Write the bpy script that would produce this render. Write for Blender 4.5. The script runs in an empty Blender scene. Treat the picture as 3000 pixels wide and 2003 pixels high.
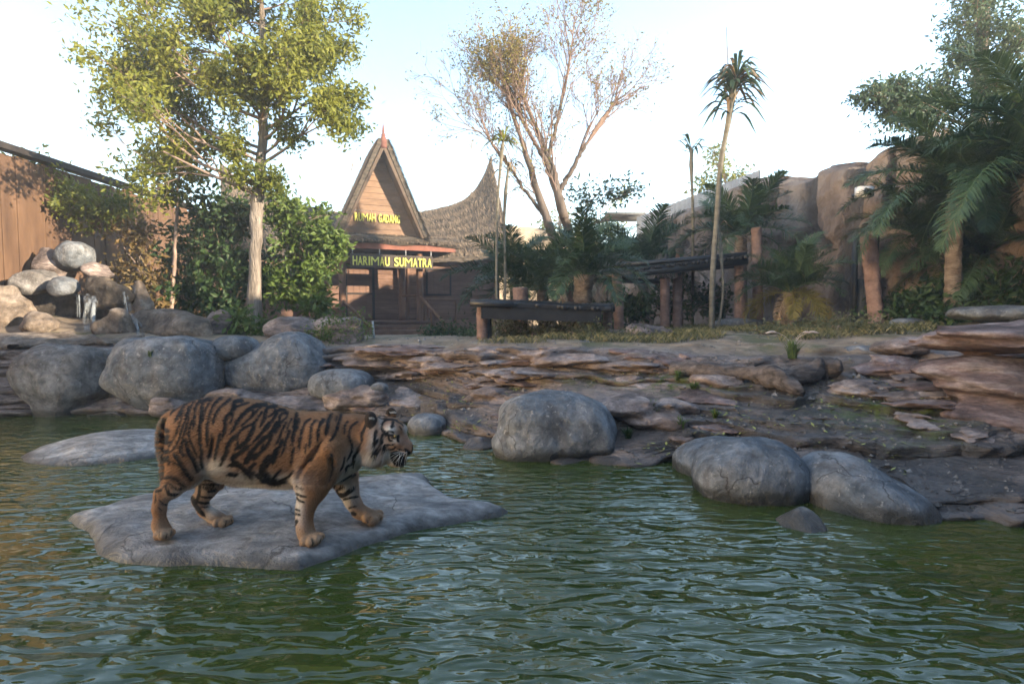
import bpy, math
import numpy as np
from mathutils import Vector, Matrix
rng = np.random.default_rng(11)
scene = bpy.context.scene
COL = scene.collection
# ---------------------------------------------------------------- camera
FPX, CU, CV, HV, EYE = 1666.0, 1500.0, 1001.5, 915.0, 1.4
PITCH = math.atan((CV - HV) / FPX)
cam_d = bpy.data.cameras.new('camera'); cam = bpy.data.objects.new('camera', cam_d); COL.objects.link(cam)
cam_d.sensor_width = 36.0; cam_d.lens = FPX / 3000.0 * 36.0
cam_d.clip_start = 0.05; cam_d.clip_end = 2000.0
cam.location = (0, 0, EYE); cam.rotation_euler = (math.pi / 2 - PITCH, 0, 0)
cam_d.dof.use_dof = True; cam_d.dof.focus_distance = 3.5; cam_d.dof.aperture_fstop = 4.0
scene.camera = cam
# ---------------------------------------------------------------- sky, sun, exposure
SUN_AZ, SUN_EL = math.radians(118.0), math.radians(11.5)     # azimuth from +Y towards +X
world = bpy.data.worlds.new('World'); scene.world = world; world.use_nodes = True
wn = world.node_tree; wn.nodes.clear()
wo = wn.nodes.new('ShaderNodeOutputWorld'); wb = wn.nodes.new('ShaderNodeBackground')
sk = wn.nodes.new('ShaderNodeTexSky'); sk.sky_type = 'NISHITA'; sk.sun_disc = False
sk.sun_elevation = SUN_EL; sk.sun_rotation = -SUN_AZ
sk.air_density = 1.0; sk.dust_density = 0.9; sk.ozone_density = 1.0
wb.inputs['Strength'].default_value = 0.15
wn.links.new(sk.outputs[0], wb.inputs['Color']); wn.links.new(wb.outputs[0], wo.inputs['Surface'])
sd = bpy.data.lights.new('sun', 'SUN'); sd.energy = 4.0; sd.angle = math.radians(0.6); sd.color = (1.0, 0.84, 0.62)
sun = bpy.data.objects.new('sun', sd); COL.objects.link(sun)
sdir = Vector((math.sin(SUN_AZ) * math.cos(SUN_EL), math.cos(SUN_AZ) * math.cos(SUN_EL), math.sin(SUN_EL)))
sun.rotation_euler = (-sdir).to_track_quat('-Z', 'Y').to_euler(); sun.location = (20, -20, 20)
scene.view_settings.view_transform = 'Standard'; scene.view_settings.look = 'None'
scene.view_settings.gamma = 1.0; scene.view_settings.use_curve_mapping = False
scene.view_settings.exposure = 2.3
scene.render.engine = 'CYCLES'
scene.cycles.max_bounces = 4; scene.cycles.transparent_max_bounces = 8

# ---------------------------------------------------------------- geometry helpers
cp, sp = math.cos(PITCH), math.sin(PITCH)
def ray(u, v):
    a = (np.asarray(u, float) - CU) / FPX; b = (CV - np.asarray(v, float)) / FPX
    return np.stack([a, cp + b * sp, -sp + b * cp], -1)
def P(u, v, Y):                      # world point seen at photo pixel (u, v), Y metres ahead
    d = ray(u, v); Y = np.asarray(Y, float)
    return d * (Y / d[..., 1])[..., None] + np.array([0, 0, EYE])
def G(u, v, z=0.0):                  # world point at pixel (u, v) on the level z
    d = ray(u, v); t = (z - EYE) / d[..., 2]
    return d * np.asarray(t)[..., None] + np.array([0, 0, EYE])
def proj(p):
    q = p - np.array([0, 0, EYE]); w = q[..., 1] * cp - q[..., 2] * sp
    return CU + FPX * q[..., 0] / w, CV - FPX * (q[..., 1] * sp + q[..., 2] * cp) / w
def _h(ix, iy, iz):
    h = (ix * 374761393 + iy * 668265263 + iz * 2147483647) & 0xffffffff
    h = ((h ^ (h >> 13)) * 1274126177) & 0xffffffff
    return ((h ^ (h >> 16)) & 0xffff) / 32767.5 - 1.0
def vnoise(p):
    p = np.asarray(p, float); i = np.floor(p).astype(np.int64); f = p - i; f = f * f * (3 - 2 * f)
    r = 0
    for a in (0, 1):
        for b in (0, 1):
            for c in (0, 1):
                w = (f[..., 0] if a else 1 - f[..., 0]) * (f[..., 1] if b else 1 - f[..., 1]) * (f[..., 2] if c else 1 - f[..., 2])
                r = r + w * _h(i[..., 0] + a, i[..., 1] + b, i[..., 2] + c)
    return r
def fbm(p, n=3):
    r = 0; a = 1.0; p = np.asarray(p, float)
    for k in range(n):
        r = r + a * vnoise(p + 17.3 * k); p = p * 2.03; a *= 0.5
    return r
def sst(a, b, x):
    t = np.clip((x - a) / (b - a), 0, 1); return t * t * (3 - 2 * t)

# ---------------------------------------------------------------- object helpers
def tag(o, label=None, cat=None, group=None, kind=None):
    if label: o['label'] = label
    if cat: o['category'] = cat
    if group: o['group'] = group
    if kind: o['kind'] = kind
    return o
def mesh(name, V, F, m=None, smooth=True, col=None, tint=None, extra=None):
    V = np.asarray(V, float).reshape(-1, 3)
    Fs = [np.asarray(f) for f in (F if isinstance(F, list) else [F]) if len(f)]
    me = bpy.data.meshes.new(name)
    me.vertices.add(len(V)); me.vertices.foreach_set('co', V.ravel())
    li = np.concatenate([f.ravel() for f in Fs]).astype(np.int32)
    ct = np.concatenate([np.full(len(f), f.shape[1]) for f in Fs]).astype(np.int32)
    st = np.concatenate([[0], np.cumsum(ct)[:-1]]).astype(np.int32)
    me.loops.add(len(li)); me.loops.foreach_set('vertex_index', li)
    me.polygons.add(len(ct)); me.polygons.foreach_set('loop_start', st)
    me.polygons.foreach_set('use_smooth', np.full(len(ct), smooth))
    if col is not None:
        c = np.ones((len(V), 4)); c[:, :3] = col
        a = me.color_attributes.new('Col', 'FLOAT_COLOR', 'POINT'); a.data.foreach_set('color', c.ravel())
    if tint is not None:
        a = me.attributes.new('tint', 'FLOAT', 'POINT'); a.data.foreach_set('value', np.asarray(tint, float))
    for k, w in (extra or {}).items():
        a = me.attributes.new(k, 'FLOAT', 'POINT'); a.data.foreach_set('value', np.asarray(w, float))
    if m is not None: me.materials.append(m)
    me.update(calc_edges=True); me.validate()
    return me
def link(name, me, parent=None, loc=None):
    o = bpy.data.objects.new(name, me); COL.objects.link(o)
    if parent is not None: o.parent = parent
    if loc is not None: o.location = loc
    return o
def put(name, V, F, m, parent=None, **kw):
    """mesh object from WORLD vertices; a top-level one gets its origin at its base,
    a child is made relative to its (unrotated) parents"""
    V = np.asarray(V, float).reshape(-1, 3)
    if parent is None:
        L = np.array([(V[:, 0].min() + V[:, 0].max()) / 2, (V[:, 1].min() + V[:, 1].max()) / 2, V[:, 2].min()])
        return link(name, mesh(name, V - L, F, m, **kw), None, L)
    L = np.zeros(3); q = parent
    while q is not None: L = L + np.array(q.location); q = q.parent
    return link(name, mesh(name, V - L, F, m, **kw), parent)
def empty(name, loc, rz=0.0):
    o = bpy.data.objects.new(name, None); COL.objects.link(o); o.location = loc; o.rotation_euler = (0, 0, rz)
    o.empty_display_size = 0.1
    return o
def copy_tree(o, parent=None):
    c = o.copy(); COL.objects.link(c); c.parent = parent
    for ch in list(o.children): copy_tree(ch, c)
    return c
CUBEF = np.array([[0, 3, 2, 1], [4, 5, 6, 7], [0, 1, 5, 4], [1, 2, 6, 5], [2, 3, 7, 6], [3, 0, 4, 7]])
def boxv(x0, x1, y0, y1, z0, z1):
    return np.array([[x0, y0, z0], [x1, y0, z0], [x1, y1, z0], [x0, y1, z0], [x0, y0, z1], [x1, y0, z1], [x1, y1, z1], [x0, y1, z1]], float)
def joinm(parts):
    Vs, Fs, n = [], {}, 0
    for V, F in parts:
        V = np.asarray(V, float).reshape(-1, 3)
        for f in (F if isinstance(F, list) else [F]):
            f = np.asarray(f)
            if len(f): Fs.setdefault(f.shape[1], []).append(f + n)
        Vs.append(V); n += len(V)
    return np.concatenate(Vs), [np.concatenate(f) for f in Fs.values()]
def tube(pts, rad, n=8, rough=0.0, seed=0, caps=True):
    pts = np.asarray(pts, float); k = len(pts); rad = np.broadcast_to(np.asarray(rad, float), (k,))
    T = np.gradient(pts, axis=0); T /= np.linalg.norm(T, axis=1)[:, None] + 1e-9
    up = np.array([0.13, 0.31, 0.94]) if abs(T[0, 2]) < 0.85 else np.array([0.95, 0.3, 0.05])
    A = np.cross(T, up); A /= np.linalg.norm(A, axis=1)[:, None] + 1e-9; B = np.cross(T, A)
    th = np.linspace(0, 2 * math.pi, n, endpoint=False)
    R = rad[:, None] * np.ones((1, n))
    if rough:
        ph = np.stack([np.cos(th)[None] * 1.7 + 0 * R, np.sin(th)[None] * 1.7 + 0 * R, np.arange(k)[:, None] * 0.45 + seed * 7.7 + 0 * R], -1)
        R = R * (1 + rough * fbm(ph, 2))
    V = pts[:, None] + R[..., None] * (np.cos(th)[None, :, None] * A[:, None] + np.sin(th)[None, :, None] * B[:, None])
    V = V.reshape(-1, 3)
    i = np.arange(k - 1)[:, None] * n; j = np.arange(n)[None]; j2 = (j + 1) % n
    F = np.stack([i + j, i + j2, i + n + j2, i + n + j], -1).reshape(-1, 4)
    if not caps: return V, [F]
    V = np.concatenate([V, pts[:1], pts[-1:]])
    jj = np.arange(n); q = (jj + 1) % n
    c0 = np.stack([np.full(n, k * n), q, jj], -1); c1 = np.stack([np.full(n, k * n + 1), (k - 1) * n + jj, (k - 1) * n + q], -1)
    return V, [F, np.concatenate([c0, c1])]
def spline(pts, n):
    pts = np.asarray(pts, float); k = len(pts)
    if k < 3:
        t = np.linspace(0, 1, n)[:, None]; return pts[0] * (1 - t) + pts[-1] * t
    q = np.concatenate([2 * pts[:1] - pts[1:2], pts, 2 * pts[-1:] - pts[-2:-1]])
    t = np.linspace(0, k - 1 - 1e-9, n); i = t.astype(int); f = (t - i)[:, None]
    a, b, c, d = q[i], q[i + 1], q[i + 2], q[i + 3]
    return 0.5 * (2 * b + (c - a) * f + (2 * a - 5 * b + 4 * c - d) * f ** 2 + (3 * b - a - 3 * c + d) * f ** 3)

# ---------------------------------------------------------------- implicit surfaces
class Field:
    def __init__(s, lo, hi, h):
        s.o = np.asarray(lo, float); s.h = h
        s.n = np.ceil((np.asarray(hi) - s.o) / h).astype(int) + 1
        s.D = np.full(s.n, 1.0, np.float32)
    def win(s, lo, hi):
        a = np.maximum(np.floor((lo - s.o) / s.h).astype(int), 0); b = np.minimum(np.ceil((hi - s.o) / s.h).astype(int) + 1, s.n)
        if (b <= a).any(): return None, None
        g = np.meshgrid(*[s.o[i] + s.h * np.arange(a[i], b[i]) for i in range(3)], indexing='ij', sparse=True)
        return tuple(slice(a[i], b[i]) for i in range(3)), g
    def smin(s, w, f, k, sub=False):
        d = s.D[w]
        if sub: f, d = -f, d
        if not sub:
            hh = np.clip(0.5 + 0.5 * (d - f) / k, 0, 1); s.D[w] = d * (1 - hh) + f * hh - k * hh * (1 - hh)
        else:
            hh = np.clip(0.5 - 0.5 * (d - f) / k, 0, 1); s.D[w] = d * (1 - hh) + f * hh + k * hh * (1 - hh)
    def cone(s, a, b, ra, rb, k=0.03, sy=1.0, sub=False):
        a = np.asarray(a, float); b = np.asarray(b, float); R = max(ra, rb) * max(1, sy) + k + 4 * s.h
        w, g = s.win(np.minimum(a, b) - R, np.maximum(a, b) + R)
        if w is None: return
        ab = b - a; L = (ab * ab).sum() + 1e-12
        x, y, z = g[0] - a[0], (g[1] - a[1]), g[2] - a[2]
        t = np.clip((x * ab[0] + y * ab[1] + z * ab[2]) / L, 0, 1)
        d = np.sqrt((x - t * ab[0]) ** 2 + ((y - t * ab[1]) / sy) ** 2 + (z - t * ab[2]) ** 2) - (ra + t * (rb - ra))
        s.smin(w, (d * min(1, sy)).astype(np.float32), k, sub)
    def ell(s, c, r, k=0.03, p=2.0, M=None, sub=False, cuts=()):
        c = np.asarray(c, float); r = np.asarray(r, float); R = r.max() * 1.25 + k + 4 * s.h
        w, g = s.win(c - R, c + R)
        if w is None: return
        x, y, z = g[0] - c[0], g[1] - c[1], g[2] - c[2]
        if M is not None:
            x, y, z = [M[i][0] * x + M[i][1] * y + M[i][2] * z for i in range(3)]
        q = (np.abs(x / r[0]) ** p + np.abs(y / r[1]) ** p + np.abs(z / r[2]) ** p) ** (1 / p)
        d = (q - 1) * r.min()
        for n, off in cuts:
            e = (x / r[0] * n[0] + y / r[1] * n[1] + z / r[2] * n[2] - off) * r.min()
            kk = r.min() * 0.10; hh = np.clip(0.5 - 0.5 * (d - e) / kk, 0, 1); d = d * (1 - hh) + e * hh + kk * hh * (1 - hh)
        s.smin(w, d.astype(np.float32), k, sub)
    def grid(s):
        g = np.meshgrid(*[s.o[i] + s.h * np.arange(s.n[i]) for i in range(3)], indexing='ij')
        return np.stack(g, -1)
    def nets(s):
        D = s.D; S = D < 0; nx, ny, nz = D.shape
        c = sum(S[i:nx - 1 + i, j:ny - 1 + j, k:nz - 1 + k].astype(np.int8) for i in (0, 1) for j in (0, 1) for k in (0, 1))
        act = (c > 0) & (c < 8); idx = np.full(act.shape, -1, np.int64); I = np.stack(np.nonzero(act), -1); idx[act] = np.arange(len(I))
        acc = np.zeros((len(I), 3)); cnt = np.zeros(len(I))
        cs = [(i, j, k) for i in (0, 1) for j in (0, 1) for k in (0, 1)]
        for a in cs:
            for ax in range(3):
                if a[ax]: continue
                b = list(a); b[ax] = 1
                da = D[I[:, 0] + a[0], I[:, 1] + a[1], I[:, 2] + a[2]]; db = D[I[:, 0] + b[0], I[:, 1] + b[1], I[:, 2] + b[2]]
                m = (da < 0) != (db < 0); t = np.where(m, da / np.where(m, da - db, 1), 0)
                q = np.array(a, float) + np.zeros((len(I), 3)); q[:, ax] += t
                acc[m] += q[m]; cnt += m
        V = s.o + s.h * (I + acc / np.maximum(cnt, 1)[:, None])
        Fs = []
        for ax in range(3):
            b, c2 = (ax + 1) % 3, (ax + 2) % 3
            lo = [slice(None)] * 3; hi = [slice(None)] * 3
            lo[ax] = slice(0, -1); hi[ax] = slice(1, None)
            for e in (b, c2): lo[e] = hi[e] = slice(1, -1)
            A, B = S[tuple(lo)], S[tuple(hi)]; E = np.stack(np.nonzero(A != B), -1)
            ins = A[tuple(E.T)]; E = E.copy(); E[:, b] += 1; E[:, c2] += 1
            def cell(db, dc):
                q = E.copy(); q[:, b] += db; q[:, c2] += dc; return idx[tuple(q.T)]
            Q = np.stack([cell(-1, -1), cell(0, -1), cell(0, 0), cell(-1, 0)], -1)
            Q[~ins] = Q[~ins][:, ::-1]; Fs.append(Q)
        return V, np.concatenate(Fs)
def vnormals(V, F):
    n = np.zeros_like(V); fn = np.cross(V[F[:, 2]] - V[F[:, 0]], V[F[:, 3]] - V[F[:, 1]])
    for i in range(4): np.add.at(n, F[:, i], fn)
    return n / (np.linalg.norm(n, axis=1)[:, None] + 1e-12)
def relax(V, F, it=2, f=0.5):
    for _ in range(it):
        acc = np.zeros_like(V); c = np.zeros(len(V))
        for i in range(4):
            a, b = F[:, i], F[:, (i + 1) % 4]
            np.add.at(acc, a, V[b]); np.add.at(c, a, 1); np.add.at(acc, b, V[a]); np.add.at(c, b, 1)
        V = V + f * (acc / np.maximum(c, 1)[:, None] - V)
    return V

# ---------------------------------------------------------------- material helpers
class NT:
    def __init__(s, name):
        s.m = bpy.data.materials.new(name); s.m.use_nodes = True; s.t = s.m.node_tree; s.t.nodes.clear()
        s.out = s.n('ShaderNodeOutputMaterial'); s.pos = s.n('ShaderNodeNewGeometry').outputs['Position']
    def n(s, t): return s.t.nodes.new(t)
    def l(s, a, b): s.t.links.new(a, b)
    def set(s, sock, v):
        if hasattr(v, 'is_linked') or isinstance(v, bpy.types.NodeSocket): s.l(v, sock)
        else: sock.default_value = (*v, 1) if isinstance(v, tuple) and len(v) == 3 and sock.type == 'RGBA' else v
    def vec(s, sc, rot=(0, 0, 0), src=None):
        q = s.n('ShaderNodeMapping'); s.l(src or s.pos, q.inputs['Vector']); q.inputs['Scale'].default_value = sc; q.inputs['Rotation'].default_value = rot
        return q.outputs[0]
    def noise(s, scale, detail=4, rough=.55, vec=None, dist=0.0):
        q = s.n('ShaderNodeTexNoise'); q.inputs['Scale'].default_value = scale; q.inputs['Detail'].default_value = detail
        q.inputs['Roughness'].default_value = rough; q.inputs['Distortion'].default_value = dist
        s.l(vec or s.pos, q.inputs['Vector']); return q.outputs['Fac']
    def ramp(s, f, stops):
        q = s.n('ShaderNodeValToRGB'); e = q.color_ramp.elements
        while len(e) < len(stops): e.new(0.5)
        for x, (p, c) in zip(e, stops):
            x.position = p; x.color = (*c, 1) if isinstance(c, tuple) else (c, c, c, 1)
        s.l(f, q.inputs[0]); return q.outputs[0]
    def mix(s, f, a, b, mode='MIX'):
        q = s.n('ShaderNodeMix'); q.data_type = 'RGBA'; q.blend_type = mode
        s.set(q.inputs[0], f); s.set(q.inputs[6], a); s.set(q.inputs[7], b); return q.outputs[2]
    def math(s, op, a, b=0.0, clamp=False):
        q = s.n('ShaderNodeMath'); q.operation = op; q.use_clamp = clamp; s.set(q.inputs[0], a); s.set(q.inputs[1], b); return q.outputs[0]
    def attr(s, name):
        q = s.n('ShaderNodeAttribute'); q.attribute_name = name; return q
    def bump(s, h, strength, dist, prev=None):
        q = s.n('ShaderNodeBump'); q.inputs['Strength'].default_value = strength; q.inputs['Distance'].default_value = dist
        s.l(h, q.inputs['Height'])
        if prev is not None: s.l(prev, q.inputs['Normal'])
        return q.outputs[0]
    def pbr(s, color, rough=.8, normal=None, spec=.3, metal=0.0, ior=None, alpha=None):
        q = s.n('ShaderNodeBsdfPrincipled'); s.set(q.inputs['Base Color'], color); s.set(q.inputs['Roughness'], rough)
        q.inputs['Specular IOR Level'].default_value = spec; q.inputs['Metallic'].default_value = metal
        if ior: q.inputs['IOR'].default_value = ior
        if normal is not None: s.l(normal, q.inputs['Normal'])
        if alpha is not None: s.set(q.inputs['Alpha'], alpha)
        s.l(q.outputs[0], s.out.inputs['Surface']); return s.m
    def sepz(s):
        q = s.n('ShaderNodeSeparateXYZ'); s.l(s.pos, q.inputs[0]); return q.outputs['Z']
MATS = {}
def simple(name, c1, c2, scale=6, stretch=(1, 1, 1), rough=.8, bump=.4, dist=.01, bscale=30, spec=.25, detail=5, obj=False):
    if name in MATS: return MATS[name]
    t = NT(name); src = None
    if obj: src = t.n('ShaderNodeTexCoord').outputs['Object']
    v = t.vec(stretch, src=src); f = t.noise(scale, detail, vec=v); g = t.noise(bscale, 4, vec=v)
    c = t.mix(t.ramp(f, [(.3, 0.0), (.7, 1.0)]), c1, c2); c = t.mix(.5, c, t.ramp(g, [(.25, .45), (.75, 1.0)]), 'MULTIPLY')
    MATS[name] = t.pbr(c, rough, t.bump(g, bump, dist), spec); return MATS[name]
def leafmat(name, c1, c2, rough=.55, trans=.3):
    if name in MATS: return MATS[name]
    t = NT(name); a = t.attr('tint').outputs['Fac']; c = t.ramp(a, [(0.0, c1), (1.0, c2)])
    q = t.n('ShaderNodeBsdfPrincipled'); t.l(c, q.inputs['Base Color']); q.inputs['Roughness'].default_value = rough; q.inputs['Specular IOR Level'].default_value = .35
    r = t.n('ShaderNodeBsdfTranslucent'); t.l(c, r.inputs['Color'])
    x = t.n('ShaderNodeMixShader'); x.inputs[0].default_value = trans
    t.l(q.outputs[0], x.inputs[1]); t.l(r.outputs[0], x.inputs[2]); t.l(x.outputs[0], t.out.inputs['Surface'])
    MATS[name] = t.m; return t.m
# ================================================================ setting: terrain
def bank_material():
    t = NT('bank_rock')
    v = t.vec((1.2, 1.2, 9.0)); v2 = t.vec((3, 3, 30))
    f = t.noise(1.6, 6, .6, v, .6); g = t.noise(3.0, 5, .6, v2, .4); h = t.noise(1.1, 4)
    c = t.ramp(f, [(.28, (.04, .033, .031)), (.42, (.135, .102, .09)), (.53, (.26, .20, .175)), (.68, (.42, .345, .31))])
    c = t.mix(.85, c, t.ramp(g, [(.32, .22), (.58, 1.0)]), 'MULTIPLY'); c = t.mix(.5, c, t.ramp(t.noise(22, 5, .7), [(.35, .35), (.6, 1.1)]), 'MULTIPLY')
    c = t.mix(t.ramp(h, [(.45, 0.0), (.65, .75)]), c, (.20, .165, .15))
    # soil of the plateau
    sn = t.noise(3.5, 6, .65); sc = t.ramp(sn, [(.3, (.12, .088, .062)), (.52, (.23, .175, .125)), (.72, (.34, .27, .20))])
    gr = t.ramp(t.noise(1.3, 5, .6), [(.50, 0.0), (.60, .8)])
    sc = t.mix(gr, sc, (.075, .085, .035))
    c = t.mix(t.attr('soil').outputs['Fac'], c, sc)
    wa = t.attr('wet').outputs['Fac']
    wv = t.noise(2.2, 5, .6, t.vec((1, 2.2, 3))); w = t.math('MULTIPLY', wa, t.ramp(wv, [(.32, .55), (.58, 1.0)]))
    wc = t.ramp(t.noise(9, 5, .65), [(.3, (.014, .013, .012)), (.55, (.045, .042, .04)), (.75, (.09, .085, .08))])
    c = t.mix(t.math('MULTIPLY', w, .86), c, wc)
    ms = t.math('MULTIPLY', t.attr('moss').outputs['Fac'], t.ramp(t.noise(7, 5, .7), [(.45, 0.0), (.6, 1.0)]))
    c = t.mix(ms, c, (.07, .095, .018))
    r = t.mix(t.math('MULTIPLY', w, t.ramp(t.noise(5, 4), [(.35, .3), (.6, 1.0)])), (.9, .9, .9), (.25, .25, .25))
    n = t.bump(g, .9, .035); n = t.bump(t.noise(28, 5, .7), .8, .012, n); n = t.bump(f, .7, .08, n)
    return t.pbr(c, r, n, .35)
M_BANK = bank_material()
# profile columns: photo column u -> (Y, z) from the shore to the plateau
PROF = {
 -1300: [(5.0, -.05), (5.2, .2), (5.4, .5), (5.6, .8), (5.8, .95), (6.0, 1.0), (9.0, 1.1), (12, 1.2), (20, 1.0)],
 -300: [(7.4, -.05), (7.6, .2), (7.8, .5), (8.0, .75), (8.2, .85), (8.5, .9), (9.5, 1.15), (12, 1.7), (20, 1.0)],
 0:    [(7.6, -.05), (7.8, .2), (8.0, .5), (8.15, .75), (8.3, .85), (8.6, .9), (9.6, 1.1), (12, 1.8), (20, 1.0)],
 300:  [(7.75, -.05), (7.9, .15), (8.1, .45), (8.3, .7), (8.45, .85), (8.8, .92), (9.8, 1.1), (12, 1.5), (20, .9)],
 620:  [(7.65, -.05), (7.8, .12), (8.05, .25), (8.3, .4), (8.5, .75), (8.8, .92), (9.8, 1.0), (12, 1.0), (20, .7)],
 1000: [(7.55, -.05), (7.7, .14), (7.95, .3), (8.3, .40), (8.45, .66), (8.58, .93), (9.6, .97), (12, .9), (20, .6)],
 1200: [(7.0, -.05), (7.3, .12), (7.7, .29), (8.1, .42), (8.25, .68), (8.38, .93), (9.4, .97), (12, .92), (20, .6)],
 1350: [(6.15, -.05), (6.5, .11), (7.1, .31), (7.6, .44), (7.8, .68), (7.92, .92), (9.2, .97), (12, .95), (20, .7)],
 1500: [(5.85, -.05), (6.2, .10), (6.8, .31), (7.3, .47), (7.55, .70), (7.7, .94), (9.1, .98), (12, 1.0), (20, .8)],
 1700: [(5.3, -.05), (5.6, .10), (6.2, .35), (6.8, .55), (7.15, .72), (7.5, .90), (9.0, .99), (12, 1.02), (20, .9)],
 1900: [(5.05, -.05), (5.4, .12), (5.9, .33), (6.5, .55), (7.0, .76), (7.3, .88), (9.0, 1.0), (12, 1.04), (20, 1.0)],
 2100: [(5.2, -.05), (5.35, .10), (5.6, .28), (6.1, .50), (6.8, .75), (7.2, .87), (9.0, 1.02), (12, 1.07), (20, 1.0)],
 2400: [(4.75, -.05), (4.85, .12), (5.0, .25), (5.5, .42), (6.2, .64), (6.9, .84), (8.8, 1.07), (12, 1.12), (20, 1.1)],
 2600: [(4.4, -.05), (4.5, .12), (4.8, .26), (5.35, .45), (6.1, .68), (6.85, .9), (8.8, 1.13), (12, 1.2), (20, 1.15)],
 2720: [(3.75, -.05), (4.1, .10), (4.7, .27), (5.3, .47), (6.0, .71), (6.8, .95), (8.8, 1.18), (12, 1.25), (20, 1.2)],
 3000: [(3.62, -.05), (4.0, .13), (4.6, .36), (5.2, .60), (6.0, .90), (7.0, 1.14), (9.0, 1.33), (12, 1.4), (20, 1.4)],
 3600: [(3.4, -.05), (3.9, .25), (4.5, .6), (5.1, .85), (6.0, 1.1), (7.0, 1.25), (9.0, 1.4), (12, 1.5), (20, 1.5)],
 4600: [(2.2, -.05), (2.8, .3), (3.4, .7), (4.2, .95), (5.2, 1.15), (6.5, 1.3), (9.0, 1.4), (12, 1.5), (20, 1.5)]}
def terrain():
    us = np.concatenate([np.linspace(-1300, -60, 40), np.arange(-54, 3054, 6.5), np.linspace(3070, 4600, 50)])
    ks = sorted(PROF); T = np.array([[(p[0][0] - 1.2, -.55)] + p + [(70, .6)] for p in (PROF[k] for k in ks)], float)   # (C,11,2)
    ci = np.clip(np.searchsorted(ks, us) - 1, 0, len(ks) - 2); k0 = np.array(ks)[ci]; k1 = np.array(ks)[ci + 1]
    f = (us - k0) / (k1 - k0); f = f * f * (3 - 2 * f) * .6 + f * .4
    C = T[ci] * (1 - f)[:, None, None] + T[ci + 1] * f[:, None, None]
    rows = np.concatenate([np.linspace(0, 1, 14)[:-1], np.linspace(1, 6, 210)[:-1], np.linspace(6, 7, 30)[:-1], np.linspace(7, 8, 22)[:-1], np.linspace(8, 10, 24)])
    ri = np.clip(rows.astype(int), 0, 9); rf = (rows - ri)[None, :, None]
    YZ = C[:, ri] * (1 - rf) + C[:, ri + 1] * rf
    Y, Z = YZ[..., 0], YZ[..., 1]
    wob = .12 * fbm(np.stack([us[:, None] * .008 + 0 * Y, 0 * Y, rows[None] * .7 + 0 * Y], -1), 3) * sst(0, 1.5, rows) * (1 - sst(6.5, 9, rows))
    Y = Y + wob; X = (us[:, None] - CU) / FPX * Y
    p = np.stack([X, Y, Z], -1)
    w = sst(.6, 1.3, rows)[None] * (1 - sst(6.2, 6.9, rows))[None] * np.ones_like(Y)
    warp = .10 * fbm(p * np.array([.7, .9, .5]), 3); zz = Z + warp; zz = zz + .035 * np.sin(zz * 21 + 2 * vnoise(p * .6)); hl = .135
    fr = zz / hl - np.floor(zz / hl); lay = np.floor(zz / hl)
    rnd = _h(lay.astype(np.int64), lay.astype(np.int64) * 3 + 1, lay.astype(np.int64) + 7) * .5 + .5
    loc = .5 + .5 * fbm(np.stack([X * .9, lay * 3.1, Y * .9], -1), 2)
    A = np.clip(w * (.5 + .5 * rnd) * np.clip(loc * 1.7 - .1, 0, 1), 0, 1)
    Z2 = Z + A * hl * (sst(.74, .98, fr) - fr)
    Y2 = Y - A * .13 * sst(.68, .93, fr) * (1 - sst(.975, 1.0, fr))
    # second, finer bedding
    f2 = (zz + .02 * vnoise(p * 5)) / .042; f2 = f2 - np.floor(f2)
    Y2 = Y2 - w * .035 * sst(.3, .7, f2) * (1 - sst(.85, 1, f2)) * np.clip(loc + .2, 0, 1)
    Z2 = Z2 + w * .020 * fbm(p * 3.1, 3) + (1 - w) * .02 * fbm(p * 1.7, 3) * sst(5.5, 6.5, rows)[None]
    Z2 = Z2 + .05 * w * fbm(p * np.array([1.1, 1.6, 1]), 2)
    Z2 = np.where(rows[None] < .9, np.minimum(Z2, -.06), Z2)
    V = np.stack([X + 0.02 * w * vnoise(p * 4), Y2, Z2], -1)
    un, vn = proj(V)
    def blob(u, v, ru, rv): return np.exp(-(((un - u) / ru) ** 2 + ((vn - v) / rv) ** 2))
    wet = np.clip(blob(1300, 1215, 190, 62) + blob(1180, 1140, 120, 30) + 1.2 * blob(2300, 1180, 300, 95) + blob(2560, 1250, 260, 110) + blob(2150, 1270, 260, 60)
                  + 1.1 * blob(2800, 1420, 300, 120) + .7 * blob(1900, 1300, 130, 50) + blob(1050, 1105, 160, 26) + .8 * blob(2480, 1075, 120, 40)
                  + .7 * blob(2800, 1280, 220, 120), 0, 1)
    wet = np.maximum(wet, 1 - sst(.0, .10, V[..., 2])) * (1 - sst(6.0, 6.6, rows))[None]
    moss = np.clip(blob(1230, 1060, 60, 18) + blob(1980, 1115, 70, 30) + blob(2060, 1130, 120, 25) + blob(2700, 1240, 120, 60) + blob(2560, 1200, 150, 40) + .6 * blob(1750, 1110, 200, 30), 0, 1)
    soil = np.clip(sst(6.02, 6.5, rows)[None] + 0 * Y, 0, 1)
    n0, n1 = Y.shape
    i = np.arange(n0 - 1)[:, None] * n1; j = np.arange(n1 - 1)[None]
    F = np.stack([i + j, i + n1 + j, i + n1 + j + 1, i + j + 1], -1).reshape(-1, 4)
    me = mesh('terrain', V.reshape(-1, 3), F, M_BANK, extra=dict(wet=wet.ravel(), moss=moss.ravel(), soil=soil.ravel()))
    o = link('terrain', me); tag(o, kind='structure')
    return us, rows, V, o
TU, TR, TV, TERRAIN = terrain()
_tcol = TV[..., 1]
def ground(u, Y):
    """terrain point in photo column u at distance Y"""
    i = int(np.clip(np.searchsorted(TU, u), 0, len(TU) - 1)); y = np.maximum.accumulate(TV[i, :, 1])
    z = float(np.interp(Y, y, TV[i, :, 2])); return np.array([(u - CU) / FPX * Y, Y, z])
_TPV = proj(TV)[1]
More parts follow.
